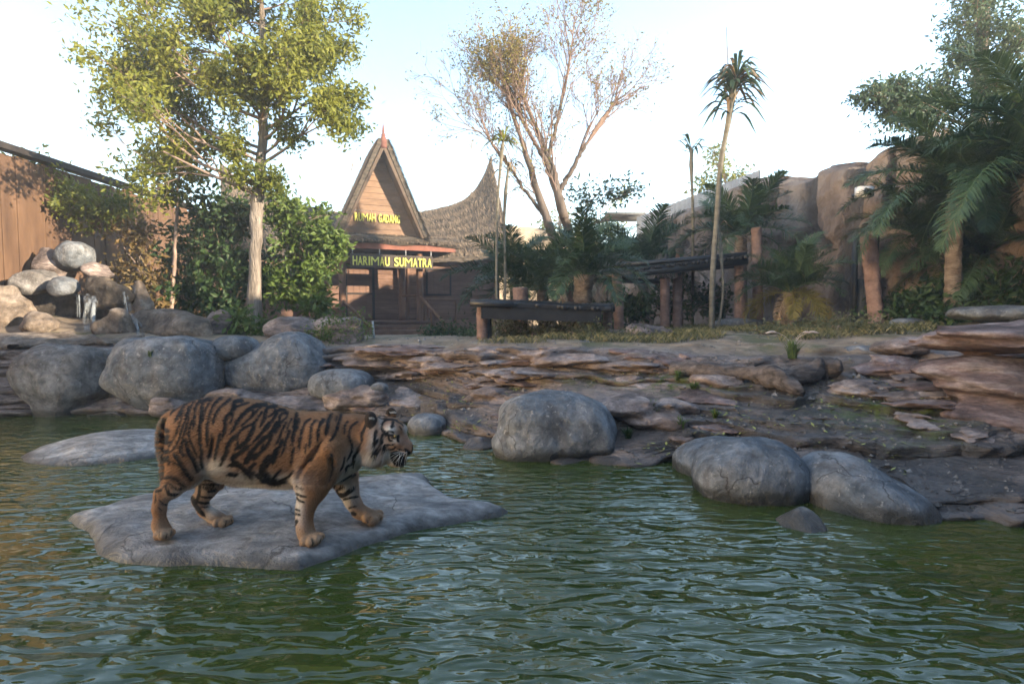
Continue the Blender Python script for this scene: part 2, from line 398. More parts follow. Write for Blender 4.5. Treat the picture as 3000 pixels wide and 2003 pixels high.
def tg(u, v, k0=10):
    """terrain point seen at photo pixel (u, v)"""
    i = int(np.clip(np.searchsorted(TU, u), 0, len(TU) - 1)); c = _TPV[i]
    j = np.nonzero(c[k0:] <= v)[0]; j = k0 + (int(j[0]) if len(j) else len(c) - k0 - 1)
    return TV[i, j].copy()
def gxy(x, y): return ground(CU + FPX * x / max(y, .5), y)

# ================================================================ water
def water():
    t = NT('pond_water')
    v = t.vec((1.0, 2.5, 1.0), (0, 0, math.radians(-13)))
    a = t.noise(4.3, 1.5, .45, v, .7); b = t.noise(.8, 1, .5, t.vec((1, 1.8, 1), (0, 0, .2)), .4); c = t.noise(6.0, 1, .5, t.vec((1, 2.0, 1), (0, 0, -.30)), .5)
    calm = t.ramp(t.noise(.40, 2), [(.36, .35), (.55, 1.0)])
    h = t.math('ADD', t.math('MULTIPLY', a, 1.0), t.math('ADD', t.math('MULTIPLY', b, .8), t.math('MULTIPLY', c, .16)))
    h = t.math('MULTIPLY', h, calm)
    n = t.bump(h, 1.0, .048)
    k = t.ramp(t.noise(1.3, 4, .6), [(.3, (.028, .046, .008)), (.7, (.046, .062, .013))])
    m = t.pbr(k, .02, n, .5, ior=1.6)
    nx, ny = 60, 60
    x = np.linspace(-15, 15, nx); y = np.linspace(-2.4, 10.5, ny); g = np.meshgrid(x, y, indexing='ij')
    V = np.stack([g[0], g[1], 0 * g[0]], -1).reshape(-1, 3); i = np.arange(nx - 1)[:, None] * ny; j = np.arange(ny - 1)[None]
    F = np.stack([i + j, i + ny + j, i + ny + j + 1, i + j + 1], -1).reshape(-1, 4)
    tag(link('pond_water', mesh('pond_water', V, F, m)), kind='structure')
water()

# ================================================================ rocks
def rockmat(name, c1, c2, c3, lich=.5, stretch=(1, 1, 1), line=True, sp=1.0, cracks=False, lz=.115):
    t = NT(name); v = t.vec(stretch)
    f = t.noise(1.9 * sp, 6, .66, v, .7); g = t.noise(11, 6, .70, v); k = t.noise(4.5 * sp, 6, .66, v, .5)
    c = t.ramp(f, [(.34, c1), (.5, c2), (.62, c3)])
    st_ = t.noise(3.2, 4, .6, t.vec((2.2, 2.2, .45)), .3); c = t.mix(t.ramp(st_, [(.50, 0.0), (.66, .42)]), c, (.115, .095, .085))
    c = t.mix(.75, c, t.ramp(k, [(.34, .36), (.60, 1.10)]), 'MULTIPLY')
    c = t.mix(.6, c, t.ramp(g, [(.34, .35), (.60, 1.10)]), 'MULTIPLY')
    c = t.mix(t.ramp(t.noise(17, 5, .78, None, .4), [(.58, 0.0), (.68, lich)]), c, (.40, .385, .365))
    if cracks:
        vo = t.n('ShaderNodeTexVoronoi'); vo.feature = 'DISTANCE_TO_EDGE'; vo.inputs['Scale'].default_value = 1.25
        wv = t.n('ShaderNodeVectorMath'); wv.operation = 'ADD'; nn = t.n('ShaderNodeTexNoise'); nn.inputs['Scale'].default_value = 4; nn.inputs['Detail'].default_value = 5
        t.l(t.pos, nn.inputs['Vector']); ms = t.n('ShaderNodeVectorMath'); ms.operation = 'SCALE'; ms.inputs['Scale'].default_value = .35
        t.l(nn.outputs['Color'], ms.inputs[0]); t.l(t.pos, wv.inputs[0]); t.l(ms.outputs[0], wv.inputs[1]); t.l(wv.outputs[0], vo.inputs['Vector'])
        cr = t.ramp(vo.outputs['Distance'], [(.0, 1.0), (.012, 0.0)])
        cr = t.math('MULTIPLY', cr, t.ramp(t.noise(2.0, 3), [(.47, 0.0), (.55, 1.0)]))
        c = t.mix(t.math('MULTIPLY', cr, .8), c, (.02, .018, .018))
    r = .82
    if line:
        z = t.math('ADD', t.sepz(), t.math('MULTIPLY', t.noise(5, 4), .10))
        wl = t.ramp(z, [(lz, 1.0), (lz + .045, 0.0)]); c = t.mix(t.math('MULTIPLY', wl, .75), c, (.028, .026, .022))
        r = t.mix(wl, (.82, .82, .82), (.35, .35, .35))
    n = t.bump(k, .8, .055); n = t.bump(g, .8, .022, n); n = t.bump(t.noise(40, 4, .7), .6, .006, n)
    if cracks: n = t.bump(cr, -.8, .012, n)
    return t.pbr(c, r, n, .3)
M_BLUE = rockmat('boulder_blue_grey', (.070, .085, .102), (.145, .158, .175), (.225, .228, .235), .6, (1, 1, 1), True, 1.0, True)
M_GREY = rockmat('boulder_brown_grey', (.09, .08, .075), (.175, .16, .15), (.26, .245, .235))
M_PINK = rockmat('rock_pink', (.115, .088, .08), (.24, .185, .165), (.37, .30, .27), .3, (1, 1, 2.6))
M_PINKD = rockmat('rock_pink_layered', (.06, .04, .037), (.20, .135, .122), (.33, .26, .24), .2, (.9, .9, 3.2))
M_TAN = rockmat('rock_tan', (.09, .066, .05), (.19, .145, .11), (.29, .235, .19), .3)
M_DARK = rockmat('rock_dark_wet', (.03, .026, .022), (.07, .055, .042), (.13, .10, .075), .15)
M_SLAB = rockmat('slab_grey', (.18, .172, .172), (.30, .282, .27), (.41, .385, .365), .25, (1, 1.6, 1), True, 1.0, True, .062)
def rand_cuts(n, lo=.55, hi=.9, seed=0):
    r = np.random.default_rng(seed); q = r.normal(size=(n, 3)); q[:, 2] = np.abs(q[:, 2]) * .8; q /= np.linalg.norm(q, axis=1)[:, None]
    return [(a, r.uniform(lo, hi)) for a in q]
ROCKS = {}
def rock(label, m, ells, k=.06, amp=.02, freq=3.0, h=.03, facets=0, seed=1, group=None, name='boulder', st=(1, 1, 1), cat='rock', flat=None):
    Cs, Rs = [], []
    for e in ells:
        u, v, Y, ru, rv, rd = e[:6]; Cs.append(P(u, v, Y)); Rs.append(np.array([ru * Y / FPX, rd, rv * Y / FPX]))
    Cs, Rs = np.array(Cs), np.array(Rs)
    f = Field((Cs - Rs).min(0) - .12, (Cs + Rs).max(0) + .12, h)
    for i, e in enumerate(ells):
        p = e[6] if len(e) > 6 else 2.3; a = e[7] if len(e) > 7 else 0.0
        M = None
        if a: M = [[math.cos(a), 0, math.sin(a)], [0, 1, 0], [-math.sin(a), 0, math.cos(a)]]
        f.ell(Cs[i], Rs[i], k, p, M, cuts=rand_cuts(facets, *((.38, .8) if seed >= 50 and seed < 60 + 5 else (.55, .9)), seed=seed * 31 + i) if facets else ())
    g = f.grid(); band = np.abs(f.D) < amp * 4 + 3 * h; q = g[band] * np.array(st)
    f.D[band] += (amp * fbm(q * freq + seed * 5.1, 4)).astype(np.float32)
    V, F = f.nets(); V = relax(V, F, 1, .4)
    o = put(name, V, F, m); tag(o, label, cat, group); return o
# left wall of big boulders round the upper pool
rock('big brown-grey boulder under the small waterfall, at the pond edge', M_GREY, [(205, 1095, 8.0, 135, 88, .5, 3), (200, 1180, 7.95, 80, 70, .4)], .10, .06, 1.8, seed=2)
rock('big pale blue-grey boulder with two grass tufts on its face', M_BLUE, [(490, 1085, 8.05, 148, 92, .5, 3), (500, 1165, 8.0, 110, 60, .4), (560, 1020, 8.1, 70, 30, .3)], .10, .06, 1.7, seed=3)
rock('small smooth grey stone wedged between two big boulders', M_BLUE, [(690, 1020, 8.25, 66, 38, .3)], amp=.012, seed=4)
rock('big dark blue-grey boulder with a humped top left of the ledge', M_BLUE, [(815, 1085, 8.5, 150, 92, .55, 2.4), (850, 1020, 8.5, 75, 42, .4)], .12, .05, 1.7, seed=5)
rock('round blue-grey boulder sitting low in front of the layered ledge', M_BLUE, [(1000, 1128, 8.0, 95, 48, .4, 2.4)], amp=.012, seed=6)
rock('small round grey boulder at the waterline behind the tiger head', M_BLUE, [(1252, 1250, 6.65, 58, 38, .25)], amp=.01, h=.02, seed=7)
# centre
rock('largest rounded boulder, blue-grey on top, standing in the pond edge', M_BLUE, [(1630, 1252, 5.75, 172, 98, .48, 2.7), (1580, 1300, 5.6, 128, 55, .35), (1490, 1322, 5.55, 38, 24, .16)], .07, .034, 2.4, .02, seed=8)
rock('small angular brown rock beside the largest boulder', M_PINK, [(1408, 1300, 5.9, 52, 30, .18)], amp=.015, h=.015, facets=7, seed=9, st=(1, 1, 2))
rock('small flat pinkish stone at the foot of the largest boulder', M_PINK, [(1655, 1352, 5.3, 52, 17, .14)], amp=.01, h=.012, facets=5, seed=10)
rock('small flat stone beside the mud below the largest boulder', M_PINK, [(1778, 1350, 5.32, 60, 17, .14)], amp=.01, h=.012, facets=5, seed=12)
# right cluster
rock('rounded grey boulder at the back of the three touching ones', M_BLUE, [(2140, 1362, 5.0, 165, 78, .35, 2.3)], amp=.02, h=.02, seed=13)
rock('rounded grey boulder in the middle of the three touching ones', M_BLUE, [(2190, 1405, 4.4, 155, 118, .38, 2.3), (2275, 1410, 4.4, 75, 100, .28)], .06, .03, 2.4, .02, seed=14)
rock('sloping grey boulder at the outer end of the three touching ones', M_BLUE, [(2455, 1432, 4.25, 112, 106, .34, 2.4), (2575, 1488, 4.05, 158, 98, .38, 2.3, -.30)], .10, .02, 2.2, .02, seed=15)
rock('small angular grey stone in the water in front of the touching boulders', M_GREY, [(2337, 1526, 3.70, 68, 40, .17, 3)], amp=.012, h=.012, facets=8, seed=16)
# pink ledge stones
G_L = 'pink ledge stones along the waterline'
for i, (u, v, Y, ru, rv, lab) in enumerate([(530, 1180, 7.72, 78, 36, 'squared pink ledge rock behind the tiger rump'), (695, 1172, 7.78, 95, 34, 'peaked pink ledge rock above the tiger back'),
        (870, 1182, 7.72, 105, 30, 'long pink ledge rock behind the tiger shoulders'), (1045, 1160, 7.75, 105, 36, 'pale pink layered rock topped by a small grey stone')]):
    rock(lab, M_PINK, [(u, v, Y, ru, rv, .28, 3)], .05, .035, 3.2, .02, 6, 20 + i, st=(.7, .7, 2.2), name='ledge_rock', group=G_L)
rock('small bluish stone lying on the pale pink ledge rock', M_BLUE, [(1112, 1135, 7.6, 26, 16, .1)], amp=.006, h=.012, seed=26, name='stone')
rock('long gnarled pink rock beside the largest boulder', M_PINK, [(1850, 1190, 6.0, 110, 30, .3, 2.5, -.1), (1930, 1225, 5.85, 75, 34, .25), (2010, 1195, 6.0, 90, 26, .25)], .07, .04, 3.0, .02, 5, 27, st=(.7, .7, 2), name='ledge_rock')
rock('low layered pink rock under the driftwood log', M_PINK, [(2110, 1115, 6.5, 80, 26, .25, 2.6)], .05, .03, 3.2, .02, 5, 28, st=(.6, .6, 2.4), name='ledge_rock')
rock('huge overhanging layered pink-brown rock at the pond bank', M_PINKD, [(2960, 985, 5.5, 255, 50, .62, 3.2), (2990, 1120, 5.2, 245, 85, .60, 2.6), (3060, 1215, 4.95, 215, 95, .60, 2.6)], .03, .05, 2.2, .025, 4, 29, st=(.5, .5, 3.2), name='layered_rock')
# behind the lip
rock('long low pink rock at the foot of the tall leafy tree', M_PINK, [(870, 960, 9.6, 98, 36, .4), (960, 955, 9.6, 60, 30, .3)], .06, .04, 2.5, .03, 6, 30)
rock('upright pink rock draped with green creeper by the steps', M_PINK, [(1022, 975, 9.3, 50, 56, .3, 2.3, -.15), (995, 955, 9.3, 36, 34, .25)], .05, .03, 2.8, .025, 6, 31)
rock('pointed pink rock between the shrubs and the sloping rock', M_PINK, [(640, 945, 10.2, 44, 46, .3)], .05, .03, 2.6, .03, 7, 32)
rock('long sloping tan-pink rock running down from the waterfall', M_TAN, [(545, 965, 9.9, 110, 46, .4, 2.4, -.25), (470, 945, 10.1, 80, 42, .4)], .08, .04, 2.2, .03, 4, 33)
rock('long pale pink rock lying in weeds under the raised platform', M_PINK, [(1800, 985, 9.6, 80, 28, .35), (1900, 972, 9.6, 82, 32, .35)], .06, .035, 2.6, .025, 6, 34)
rock('smooth blue-grey egg-shaped stone on the bank lip', M_BLUE, [(1720, 1013, 8.6, 37, 18, .16)], amp=.005, h=.015, seed=35, name='stone')
rock('small bluish stone half hidden in grass behind the bank lip', M_BLUE, [(1612, 1008, 9.3, 24, 12, .1)], amp=.006, h=.015, seed=36, name='stone')
rock('flat pale grey stone behind the pair of bark posts', M_BLUE, [(2165, 948, 11.8, 75, 16, .3)], amp=.01, h=.02, seed=37, name='stone')
rock('squarish grey stone by the leafy creeper below the big palms', M_BLUE, [(2658, 948, 9.3, 42, 17, .2, 3)], amp=.008, h=.02, seed=38, name='stone')
rock('long flat grey slab of rock in front of the dark hedge', M_BLUE, [(2960, 918, 8.2, 150, 22, .5, 2.6)], amp=.02, h=.03, seed=39, name='stone')
rock('flat bluish stone sunk in the sandy bank near the tufted grass', M_BLUE, [(2500, 1022, 7.7, 70, 10, .25)], amp=.012, h=.015, seed=40, facets=5, name='stone')
rock('low pale layered rock next to the huge overhanging rock', M_PINK, [(2640, 1010, 6.9, 85, 26, .35, 2.6)], .05, .03, 2.6, .02, 5, 41, st=(.6, .6, 2.4), name='ledge_rock')
# waterfall mound on the left
WF = 'rocks piled up round the waterfall'
for i, (lab, m, e, fc) in enumerate([
    ('smooth grey dome-shaped stone on top of the waterfall pile', M_BLUE, [(222, 752, 11.2, 46, 42, .3)], 0),
    ('rough pink rock leaning against the grey dome stone', M_PINK, [(150, 770, 11.3, 55, 58, .35, 2.3, .35)], 7),
    ('angular pink rock on the far side of the grey dome stone', M_PINK, [(292, 785, 11.2, 50, 36, .3, 2.3, -.4)], 7),
    ('oval grey stone hanging over the waterfall', M_BLUE, [(185, 838, 10.4, 42, 29, .22)], 0),
    ('rounded brown-grey rock beside the oval stone', M_GREY, [(95, 815, 10.6, 62, 44, .3)], 3),
    ('arched dark brown rock that water runs over', M_DARK, [(320, 860, 10.3, 72, 42, .3), (275, 825, 10.3, 26, 26, .2)], 3),
    ('tall tan rock flanking the arched rock', M_TAN, [(415, 880, 10.4, 36, 64, .3, 2.3, .35)], 5),
    ('rounded orange-brown rock at the foot of the arched rock', M_TAN, [(345, 948, 9.6, 62, 46, .3)], 4),
    ('pale rounded stone low on the waterfall pile', M_TAN, [(105, 948, 9.5, 52, 36, .25)], 3),
    ('dark bulky rock mass behind the falling water', M_DARK, [(200, 905, 10.9, 250, 150, .35)], 6),
    ('big sunlit tan rock at the outer side of the waterfall', M_TAN, [(-40, 900, 10.0, 140, 110, .5)], 5),
    ('long flat tan ledge below the waterfall', M_TAN, [(120, 1000, 8.9, 230, 20, .5, 2.6), (330, 996, 8.9, 110, 14, .4)], 3)]):
    rock(lab, m, e, .06, .05, 2.8, .035, fc + 3 if fc else 0, 50 + i, WF)

# flat rocks in the water
OUT_T = [(195, 1522, 0), (262, 1562, 0), (285, 1625, 0), (345, 1650, 0), (470, 1657, 0), (640, 1657, 0), (790, 1668, 0), (880, 1670, 0), (955, 1645, 0), (1080, 1595, 0), (1200, 1560, 0), (1340, 1535, 0),
         (1465, 1515, 0), (1488, 1500, 0), (1440, 1462, .05), (1340, 1435, .09), (1290, 1395, .12), (1245, 1352, .14), (1190, 1346, .15), (1090, 1352, .15), (900, 1370, .14), (700, 1385, .13), (480, 1402, .12), (370, 1435, .10), (300, 1478, .05), (215, 1508, .02)]
POLY = np.array([G(u, v, z)[:2] for u, v, z in OUT_T])
def poly_sd(x, y, Q):
    d = np.full(x.shape, 9.0); ins = np.zeros(x.shape, bool)
    for i in range(len(Q)):
        a, b = Q[i], Q[(i + 1) % len(Q)]; e = b - a; t = np.clip(((x - a[0]) * e[0] + (y - a[1]) * e[1]) / (e @ e), 0, 1)
        d = np.minimum(d, np.hypot(x - a[0] - t * e[0], y - a[1] - t * e[1]))
        c = (a[1] > y) != (b[1] > y)
        with np.errstate(divide='ignore', invalid='ignore'): ins ^= c & (x < (b[0] - a[0]) * (y - a[1]) / (b[1] - a[1] + 1e-12) + a[0])
    return np.where(ins, d, -d)
def slab_z(x, y):
    x = np.asarray(x, float); y = np.asarray(y, float); s = poly_sd(x, y, POLY)
    s = s + .02 * fbm(np.stack([x * 4, y * 4, 0 * x], -1), 2)
    zi = -.012 + .080 * (1 - np.exp(-np.maximum(s, 0) / .04)) + .040 * sst(0, .75, s) + .022 * fbm(np.stack([x * 2.2, y * 2.2, 0 * x + 3], -1), 3) * sst(.03, .2, s)
    return np.where(s > 0, zi, np.maximum(-.012 + s * 1.6, -.25))
def slab():
    lo, hi = POLY.min(0) - .15, POLY.max(0) + .15; n = np.ceil((hi - lo) / .016).astype(int)
    g = np.meshgrid(np.linspace(lo[0], hi[0], n[0]), np.linspace(lo[1], hi[1], n[1]), indexing='ij')
    z = slab_z(*g); V = np.stack([g[0], g[1], z], -1).reshape(-1, 3); i = np.arange(n[0] - 1)[:, None] * n[1]; j = np.arange(n[1] - 1)[None]
    F = np.stack([i + j, i + n[1] + j, i + n[1] + j + 1, i + j + 1], -1).reshape(-1, 4); F = F[(z.ravel()[F] > -.24).any(1)]
    tag(put('flat_rock', V, F, M_SLAB), 'broad flat cracked grey rock in the pond that the tiger stands on', 'rock')
slab()
def on_slab(u, v):
    z = .08
    for _ in range(12): p = G(u, v, z); z = float(slab_z(p[0], p[1]))
    return G(u, v, z)
rock('smaller flat grey rock in the pond behind the tiger tail', M_SLAB, [(300, 1335, 5.75, 205, 42, .62, 2.6), (420, 1325, 5.8, 130, 46, .5, 2.4), (330, 1300, 5.9, 110, 32, .4)], .08, .015, 2.0, .02, seed=60, name='flat_rock')

# loose bedding slabs and pebbles of the bank (pieces of the terrain)
def bank_pieces():
    r = np.random.default_rng(77); ms = []
    for k in range(9):
        f = Field((-.62, -.45, -.22), (.62, .45, .22), .022); f.ell((0, 0, 0), (r.uniform(.34, .5), r.uniform(.2, .32), r.uniform(.05, .10)), .03, 3.2, cuts=rand_cuts(9, .45, .85, 300 + k)); f.ell((r.uniform(-.2, .2), .08, .05), (.28, .2, .07), .03, 3.0, cuts=rand_cuts(8, .45, .85, 400 + k))
        g = f.grid(); bnd = np.abs(f.D) < .2; f.D[bnd] += (.03 * fbm(g[bnd] * np.array([3, 3, 14.]) + k * 3.3, 4)).astype(np.float32); V, F = f.nets(); ms.append(mesh('slab', V, F, M_PINK if k % 3 else M_PINKD))
    n = 0
    while n < 78:
        i = r.integers(0, len(TU)); u = TU[i]
        if u < 640 or u > 2980: continue
        rows = np.nonzero((TR > 1.15) & (TR < 5.9))[0]; j = rows[r.integers(0, len(rows))]; p = TV[i, j]; uu, vv = proj(p)
        if 2150 < uu < 2700 and 1080 < vv < 1420 and r.random() < .92: continue
        if 1130 < uu < 1400 and vv > 1140 and r.random() < .7: continue
        s = r.uniform(.4, 1.1) * (1.0 if TR[j] > 3 else .75); o = link('slab', ms[n % 9], TERRAIN, tuple(p + [0, .05 * s, -.02 * s])); o.scale = (s * r.uniform(.8, 1.5), s, s * r.uniform(.6, 1.0)); o.rotation_euler = (r.normal(0, .10), r.normal(0, .06), r.normal(.05, .3)); n += 1
    for k, u in enumerate(np.arange(985, 2080, 118)):
        i = int(np.searchsorted(TU, u)); j = int(np.searchsorted(TR, 5.75 - .25 * (k % 2))); p = TV[i, j]; o = link('slab', ms[(k * 4 + 1) % 9], TERRAIN, tuple(p + [0, .12, -.05])); o.scale = (r.uniform(1.3, 1.9), 1.1, r.uniform(.7, 1.0)); o.rotation_euler = (r.normal(0, .05), r.normal(0, .03), r.normal(.0, .12))
    m = 3500; I = np.nonzero((TU > 900) & (TU < 3000))[0]; J = np.nonzero((TR > 1.0) & (TR < 7.4))[0]; ii = r.choice(I, m); jj = r.choice(J, m); c = TV[ii, jj] + np.c_[r.normal(0, .02, (m, 2)), np.zeros(m)]; s = r.gamma(1.6, .006, m)[:, None, None] + .004
    o6 = np.array([[1, 0, 0], [-1, 0, 0], [0, 1, 0], [0, -1, 0], [0, 0, .7], [0, 0, -.7]]); V = c[:, None] + o6[None] * s * r.uniform(.6, 1.4, (m, 6, 1)); T8 = np.array([[0, 2, 4], [2, 1, 4], [1, 3, 4], [3, 0, 4], [2, 0, 5], [1, 2, 5], [3, 1, 5], [0, 3, 5]])
    F = (np.arange(m)[:, None, None] * 6 + T8[None]).reshape(-1, 3); o = link('pebbles', mesh('pebbles', V.reshape(-1, 3), F, M_GREY, smooth=False), TERRAIN); tag(o, kind='stuff')
bank_pieces()
# ================================================================ the tiger
D0 = 3.44                                            # its mid-plane, metres ahead
def Z1(a, b, dy=0.0):                                # point from the 2.0605x study of the animal
    return P(400 + a / 2.0605, 1130 + b / 2.0605, D0 + dy)
def RR(r, dy=0.0): return r / 2.0605 * (D0 + dy) / FPX
def build_tiger():
    root = empty('tiger', tuple(on_slab(760, 1590)))
    tag(root, 'striped orange tiger walking across the flat rock in the pond', 'tiger')
    lo = Z1(70, 1010, -.30); hi = Z1(1720, 40, .36); h = .0062
    lo = np.array([Z1(70, 600, .3)[0], D0 - .36, slab_z(0, 3.3) - .08]); hi = np.array([Z1(1710, 300, .2)[0], D0 + .36, Z1(500, 30, .25)[2]])
    f = Field(lo, hi, h)
    def C(a, b, s, k=.04, sy=1.0, dy=(0, 0), sub=False):
        (x0, y0, r0), (x1, y1, r1) = a, b
        f.cone(Z1(x0, y0, dy[0]), Z1(x1, y1, dy[1]), RR(r0, dy[0]), RR(r1, dy[1]), k, sy, sub)
    # trunk
    T = [(345, 262, 152), (440, 281, 203), (590, 322, 240), (740, 345, 234), (880, 370, 220), (1010, 385, 195), (1110, 385, 188), (1190, 360, 165)]
    for a, b in zip(T[:-1], T[1:]): C(a, b, 0, .05, .74)
    C((1150, 345, 160), (1330, 312, 128), 0, .06, .78)          # neck
    C((1330, 312, 128), (1440, 305, 112), 0, .05, .9, (0, -.02))
    C((1010, 215, 40), (1180, 215, 45), 0, .05, .9)             # withers
    C((620, 470, 90), (930, 500, 92), 0, .08, 1.1)              # belly
    C((470, 470, 60), (600, 510, 60), 0, .06, 1.2)
    C((1200, 470, 95), (1270, 440, 85), 0, .06, 1.0)            # breast
    # head
    H = lambda a, b, k=.025, sy=1.0, dy=(-.03, -.03), sub=False: C(a, b, 0, k, sy, dy, sub)
    H((1482, 288, 106), (1522, 288, 102), .03, .98)
    H((1455, 345, 88), (1475, 372, 94), .04, 1.25)              # ruff
    H((1445, 300, 84), (1440, 400, 66), .04, 1.35)
    H((1540, 290, 78), (1622, 362, 44), .03, .85, (-.04, -.075))    # nose bridge
    H((1555, 370, 58), (1626, 388, 40), .02, 1.05, (-.05, -.08))    # upper lip
    H((1636, 372, 28), (1655, 384, 18), .015, 1.1, (-.082, -.088))  # nose
    H((1490, 395, 62), (1560, 440, 44), .03, .9, (-.04, -.06))      # jaw
    H((1565, 440, 46), (1590, 452, 40), .02, .9, (-.06, -.07))      # chin
    H((1540, 262, 42), (1590, 262, 30), .025, 1.3, (-.08, -.075))   # brows
    H((1560, 250, 36), (1610, 258, 24), .025, 1.2, (.03, .015))
    H((1545, 330, 52), (1570, 345, 46), .03, 1.0, (-.085, -.09))    # cheekbone
    H((1640, 424, 9), (1560, 418, 8), .012, 3.0, (-.12, -.14), True)   # mouth line
    H((1551, 301, 13), (1572, 306, 11), .012, 1.0, (-.152, -.148), True)   # eye socket
    # ears
    f.ell(Z1(1414, 208, -.10), [.037, .026, .053], .025)
    f.ell(Z1(1537, 170, .045), [.034, .022, .04], .014); f.ell(Z1(1541, 178, .022), [.022, .014, .026], .01, sub=True)
    # tail, hanging behind the rump
    tl = spline([Z1(230, 175, 0), Z1(183, 215, .02), Z1(158, 290, .05), Z1(160, 380, .06), Z1(178, 450, .05), Z1(190, 540, .04), Z1(200, 620, .03)], 16)
    for a, b in zip(tl[:-1], tl[1:]): f.cone(a, b, .035, .035, .012)
    # hind legs
    def leg(J, dy0, dy1, sy, k=.035):
        n = len(J) - 1
        for i in range(n):
            d = (dy0 + (dy1 - dy0) * i / n, dy0 + (dy1 - dy0) * (i + 1) / n); C(J[i], J[i + 1], 0, k, sy[i], d)
    NH = [(335, 310, 140), (300, 440, 112), (275, 545, 78), (207, 625, 50), (145, 672, 32), (137, 740, 33), (142, 845, 36)]
    leg(NH, -.09, -.15, [.62, .62, .72, .8, .9, .9]); C((150, 640, 28), (128, 640, 20), 0, .02, 1, (-.13, -.13))
    C((330, 420, 110), (330, 500, 70), 0, .05, .62, (-.10, -.11))
    FH = [(330, 320, 150), (440, 480, 92), (455, 560, 74), (415, 640, 47), (374, 692, 31), (412, 752, 33), (478, 806, 35)]
    leg(FH, .08, .075, [.62, .66, .75, .8, .9, .9]); C((365, 672, 22), (350, 672, 16), 0, .02, 1, (.08, .08))
    NF = [(1130, 320, 105), (1150, 430, 112), (1088, 545, 92), (1052, 640, 72), (1018, 740, 48), (1012, 815, 42), (1020, 880, 42)]
    leg(NF, -.10, -.17, [.55, .55, .62, .72, .85, .95]); C((1090, 470, 100), (1060, 560, 86), 0, .05, .6, (-.12, -.13))
    C((1175, 380, 55), (1190, 420, 50), 0, .04, .9, (-.15, -.14))          # shoulder point
    FF = [(1160, 340, 90), (1215, 450, 92), (1248, 540, 80), (1275, 620, 57), (1308, 700, 42), (1345, 760, 38)]
    leg(FF, .08, .13, [.6, .62, .7, .8, .9])
    C((975, 835, 14), (965, 838, 9), 0, .012, 1, (-.15, -.15)); C((1313, 770, 14), (1310, 775, 9), 0, .012, 1, (.12, .12))
    for q in ([(1135, 315), (1095, 380), (1054, 437), (1005, 505), (985, 560)], [(1172, 440), (1185, 500), (1182, 540), (1165, 580)], [(470, 330), (450, 420), (430, 500)], [(1355, 215), (1365, 300), (1340, 400), (1300, 470)]):
        for a, b in zip(q[:-1], q[1:]): C((*a, 9), (*b, 9), 0, .028, 1.0, (-.175, -.175) if a[0] > 900 else (-.178, -.178), True)
    # paws
    def paw(base, toes, r, dy, heel):
        x, y = base; C((x + heel[0], y + heel[1], heel[2]), (x, y, r * 1.15), 0, .025, 1.05, (dy, dy))
        for tx, ty, tr, td in toes: C((x, y + 8, r * .8), (tx, ty, tr * .97), 0, .004, 1.0, (dy, dy + td))
    paw((160, 875), [(128, 905, 27, -.075), (160, 905, 27, -.09), (192, 898, 25, -.07), (214, 882, 22, -.03)], 42, -.15, (-20, -40, 42))
    paw((500, 810), [(485, 832, 26, -.06), (528, 832, 27, -.07), (562, 815, 24, -.04), (565, 795, 18, .02)], 38, .075, (-30, -25, 38))
    paw((1035, 905), [(1012, 944, 30, -.075), (1052, 945, 29, -.09), (1090, 930, 28, -.075), (1118, 905, 22, -.03)], 46, -.17, (-18, -40, 48))
    paw((1385, 775), [(1387, 808, 21, -.07), (1432, 808, 29, -.07), (1468, 790, 24, -.03), (1470, 765, 20, .03)], 38, .13, (-40, -20, 40))
    V, F = f.nets(); V = relax(V, F, 2, .45); N = vnormals(V, F)
    # --- which limb a point belongs to
    def seg(J, dy0, dy1, p):
        n = len(J) - 1; d = np.full(len(p), 9.0)
        for i in range(n):
            a = Z1(*J[i][:2], dy0 + (dy1 - dy0) * i / n); b = Z1(*J[i + 1][:2], dy0 + (dy1 - dy0) * (i + 1) / n); e = b - a
            t = np.clip(((p - a) @ e) / (e @ e), 0, 1); d = np.minimum(d, np.linalg.norm(p - a - t[:, None] * e, axis=1) - RR(J[i][2] * (1 - 0) ) * .6)
        return d
    zoomb = lambda q: ((proj(q)[0] - 400) * 2.0605, (proj(q)[1] - 1130) * 2.0605)
    za, zb = zoomb(V)
    low = zb > 520
    far = low & (np.minimum(seg(FH[1:], .08, .075, V), seg(FF[1:], .09, .13, V)) < np.minimum(seg(NH[1:], -.1, -.15, V), seg(NF[1:], -.11, -.17, V))) & (V[:, 1] > D0 - .04)
    Q = V.copy(); m = (~far) & (Q[:, 1] > D0); Q[m, 1] = 2 * D0 - Q[m, 1]
    head = za > 1380; Q[m & head, 1] = V[m & head, 1] - .06
    U, W = proj(Q)
    jit = fbm(V * np.array([60, 60, 25]), 2) * .7
    # --- coat
    za, zb = (U - 400) * 2.0605, (W - 1130) * 2.0605
    def bl(a, b, ra, rb): return np.exp(-(((za - a) / ra) ** 2 + ((zb - b) / rb) ** 2))
    OR = np.array([.255, .125, .058]); DK = np.array([.20, .098, .046]); WH = np.array([.66, .63, .58]); TAN = np.array([.36, .235, .145]); BLK = np.array([.010, .009, .009])
    col = OR + (DK - OR) * sst(330, 60, zb)[:, None] * .35
    col = col + (np.array([.34, .175, .08]) - col) * (sst(.45, .75, .5 + .5 * vnoise(V * 5)))[:, None] * .5
    und = -N[:, 2]; inner = np.where(V[:, 1] > D0, -N[:, 1], N[:, 1])
    white = sst(.35, .9, und) * sst(430, 540, zb) * (zb < 640)
    white = np.maximum.reduce([white, .95 * bl(480, 500, 95, 60), .8 * bl(650, 560, 200, 45), .75 * bl(880, 570, 140, 40), .8 * bl(980, 700, 34, 160), .55 * bl(260, 690, 75, 90), .8 * bl(1300, 500, 60, 70), .9 * bl(1340, 440, 60, 60)])
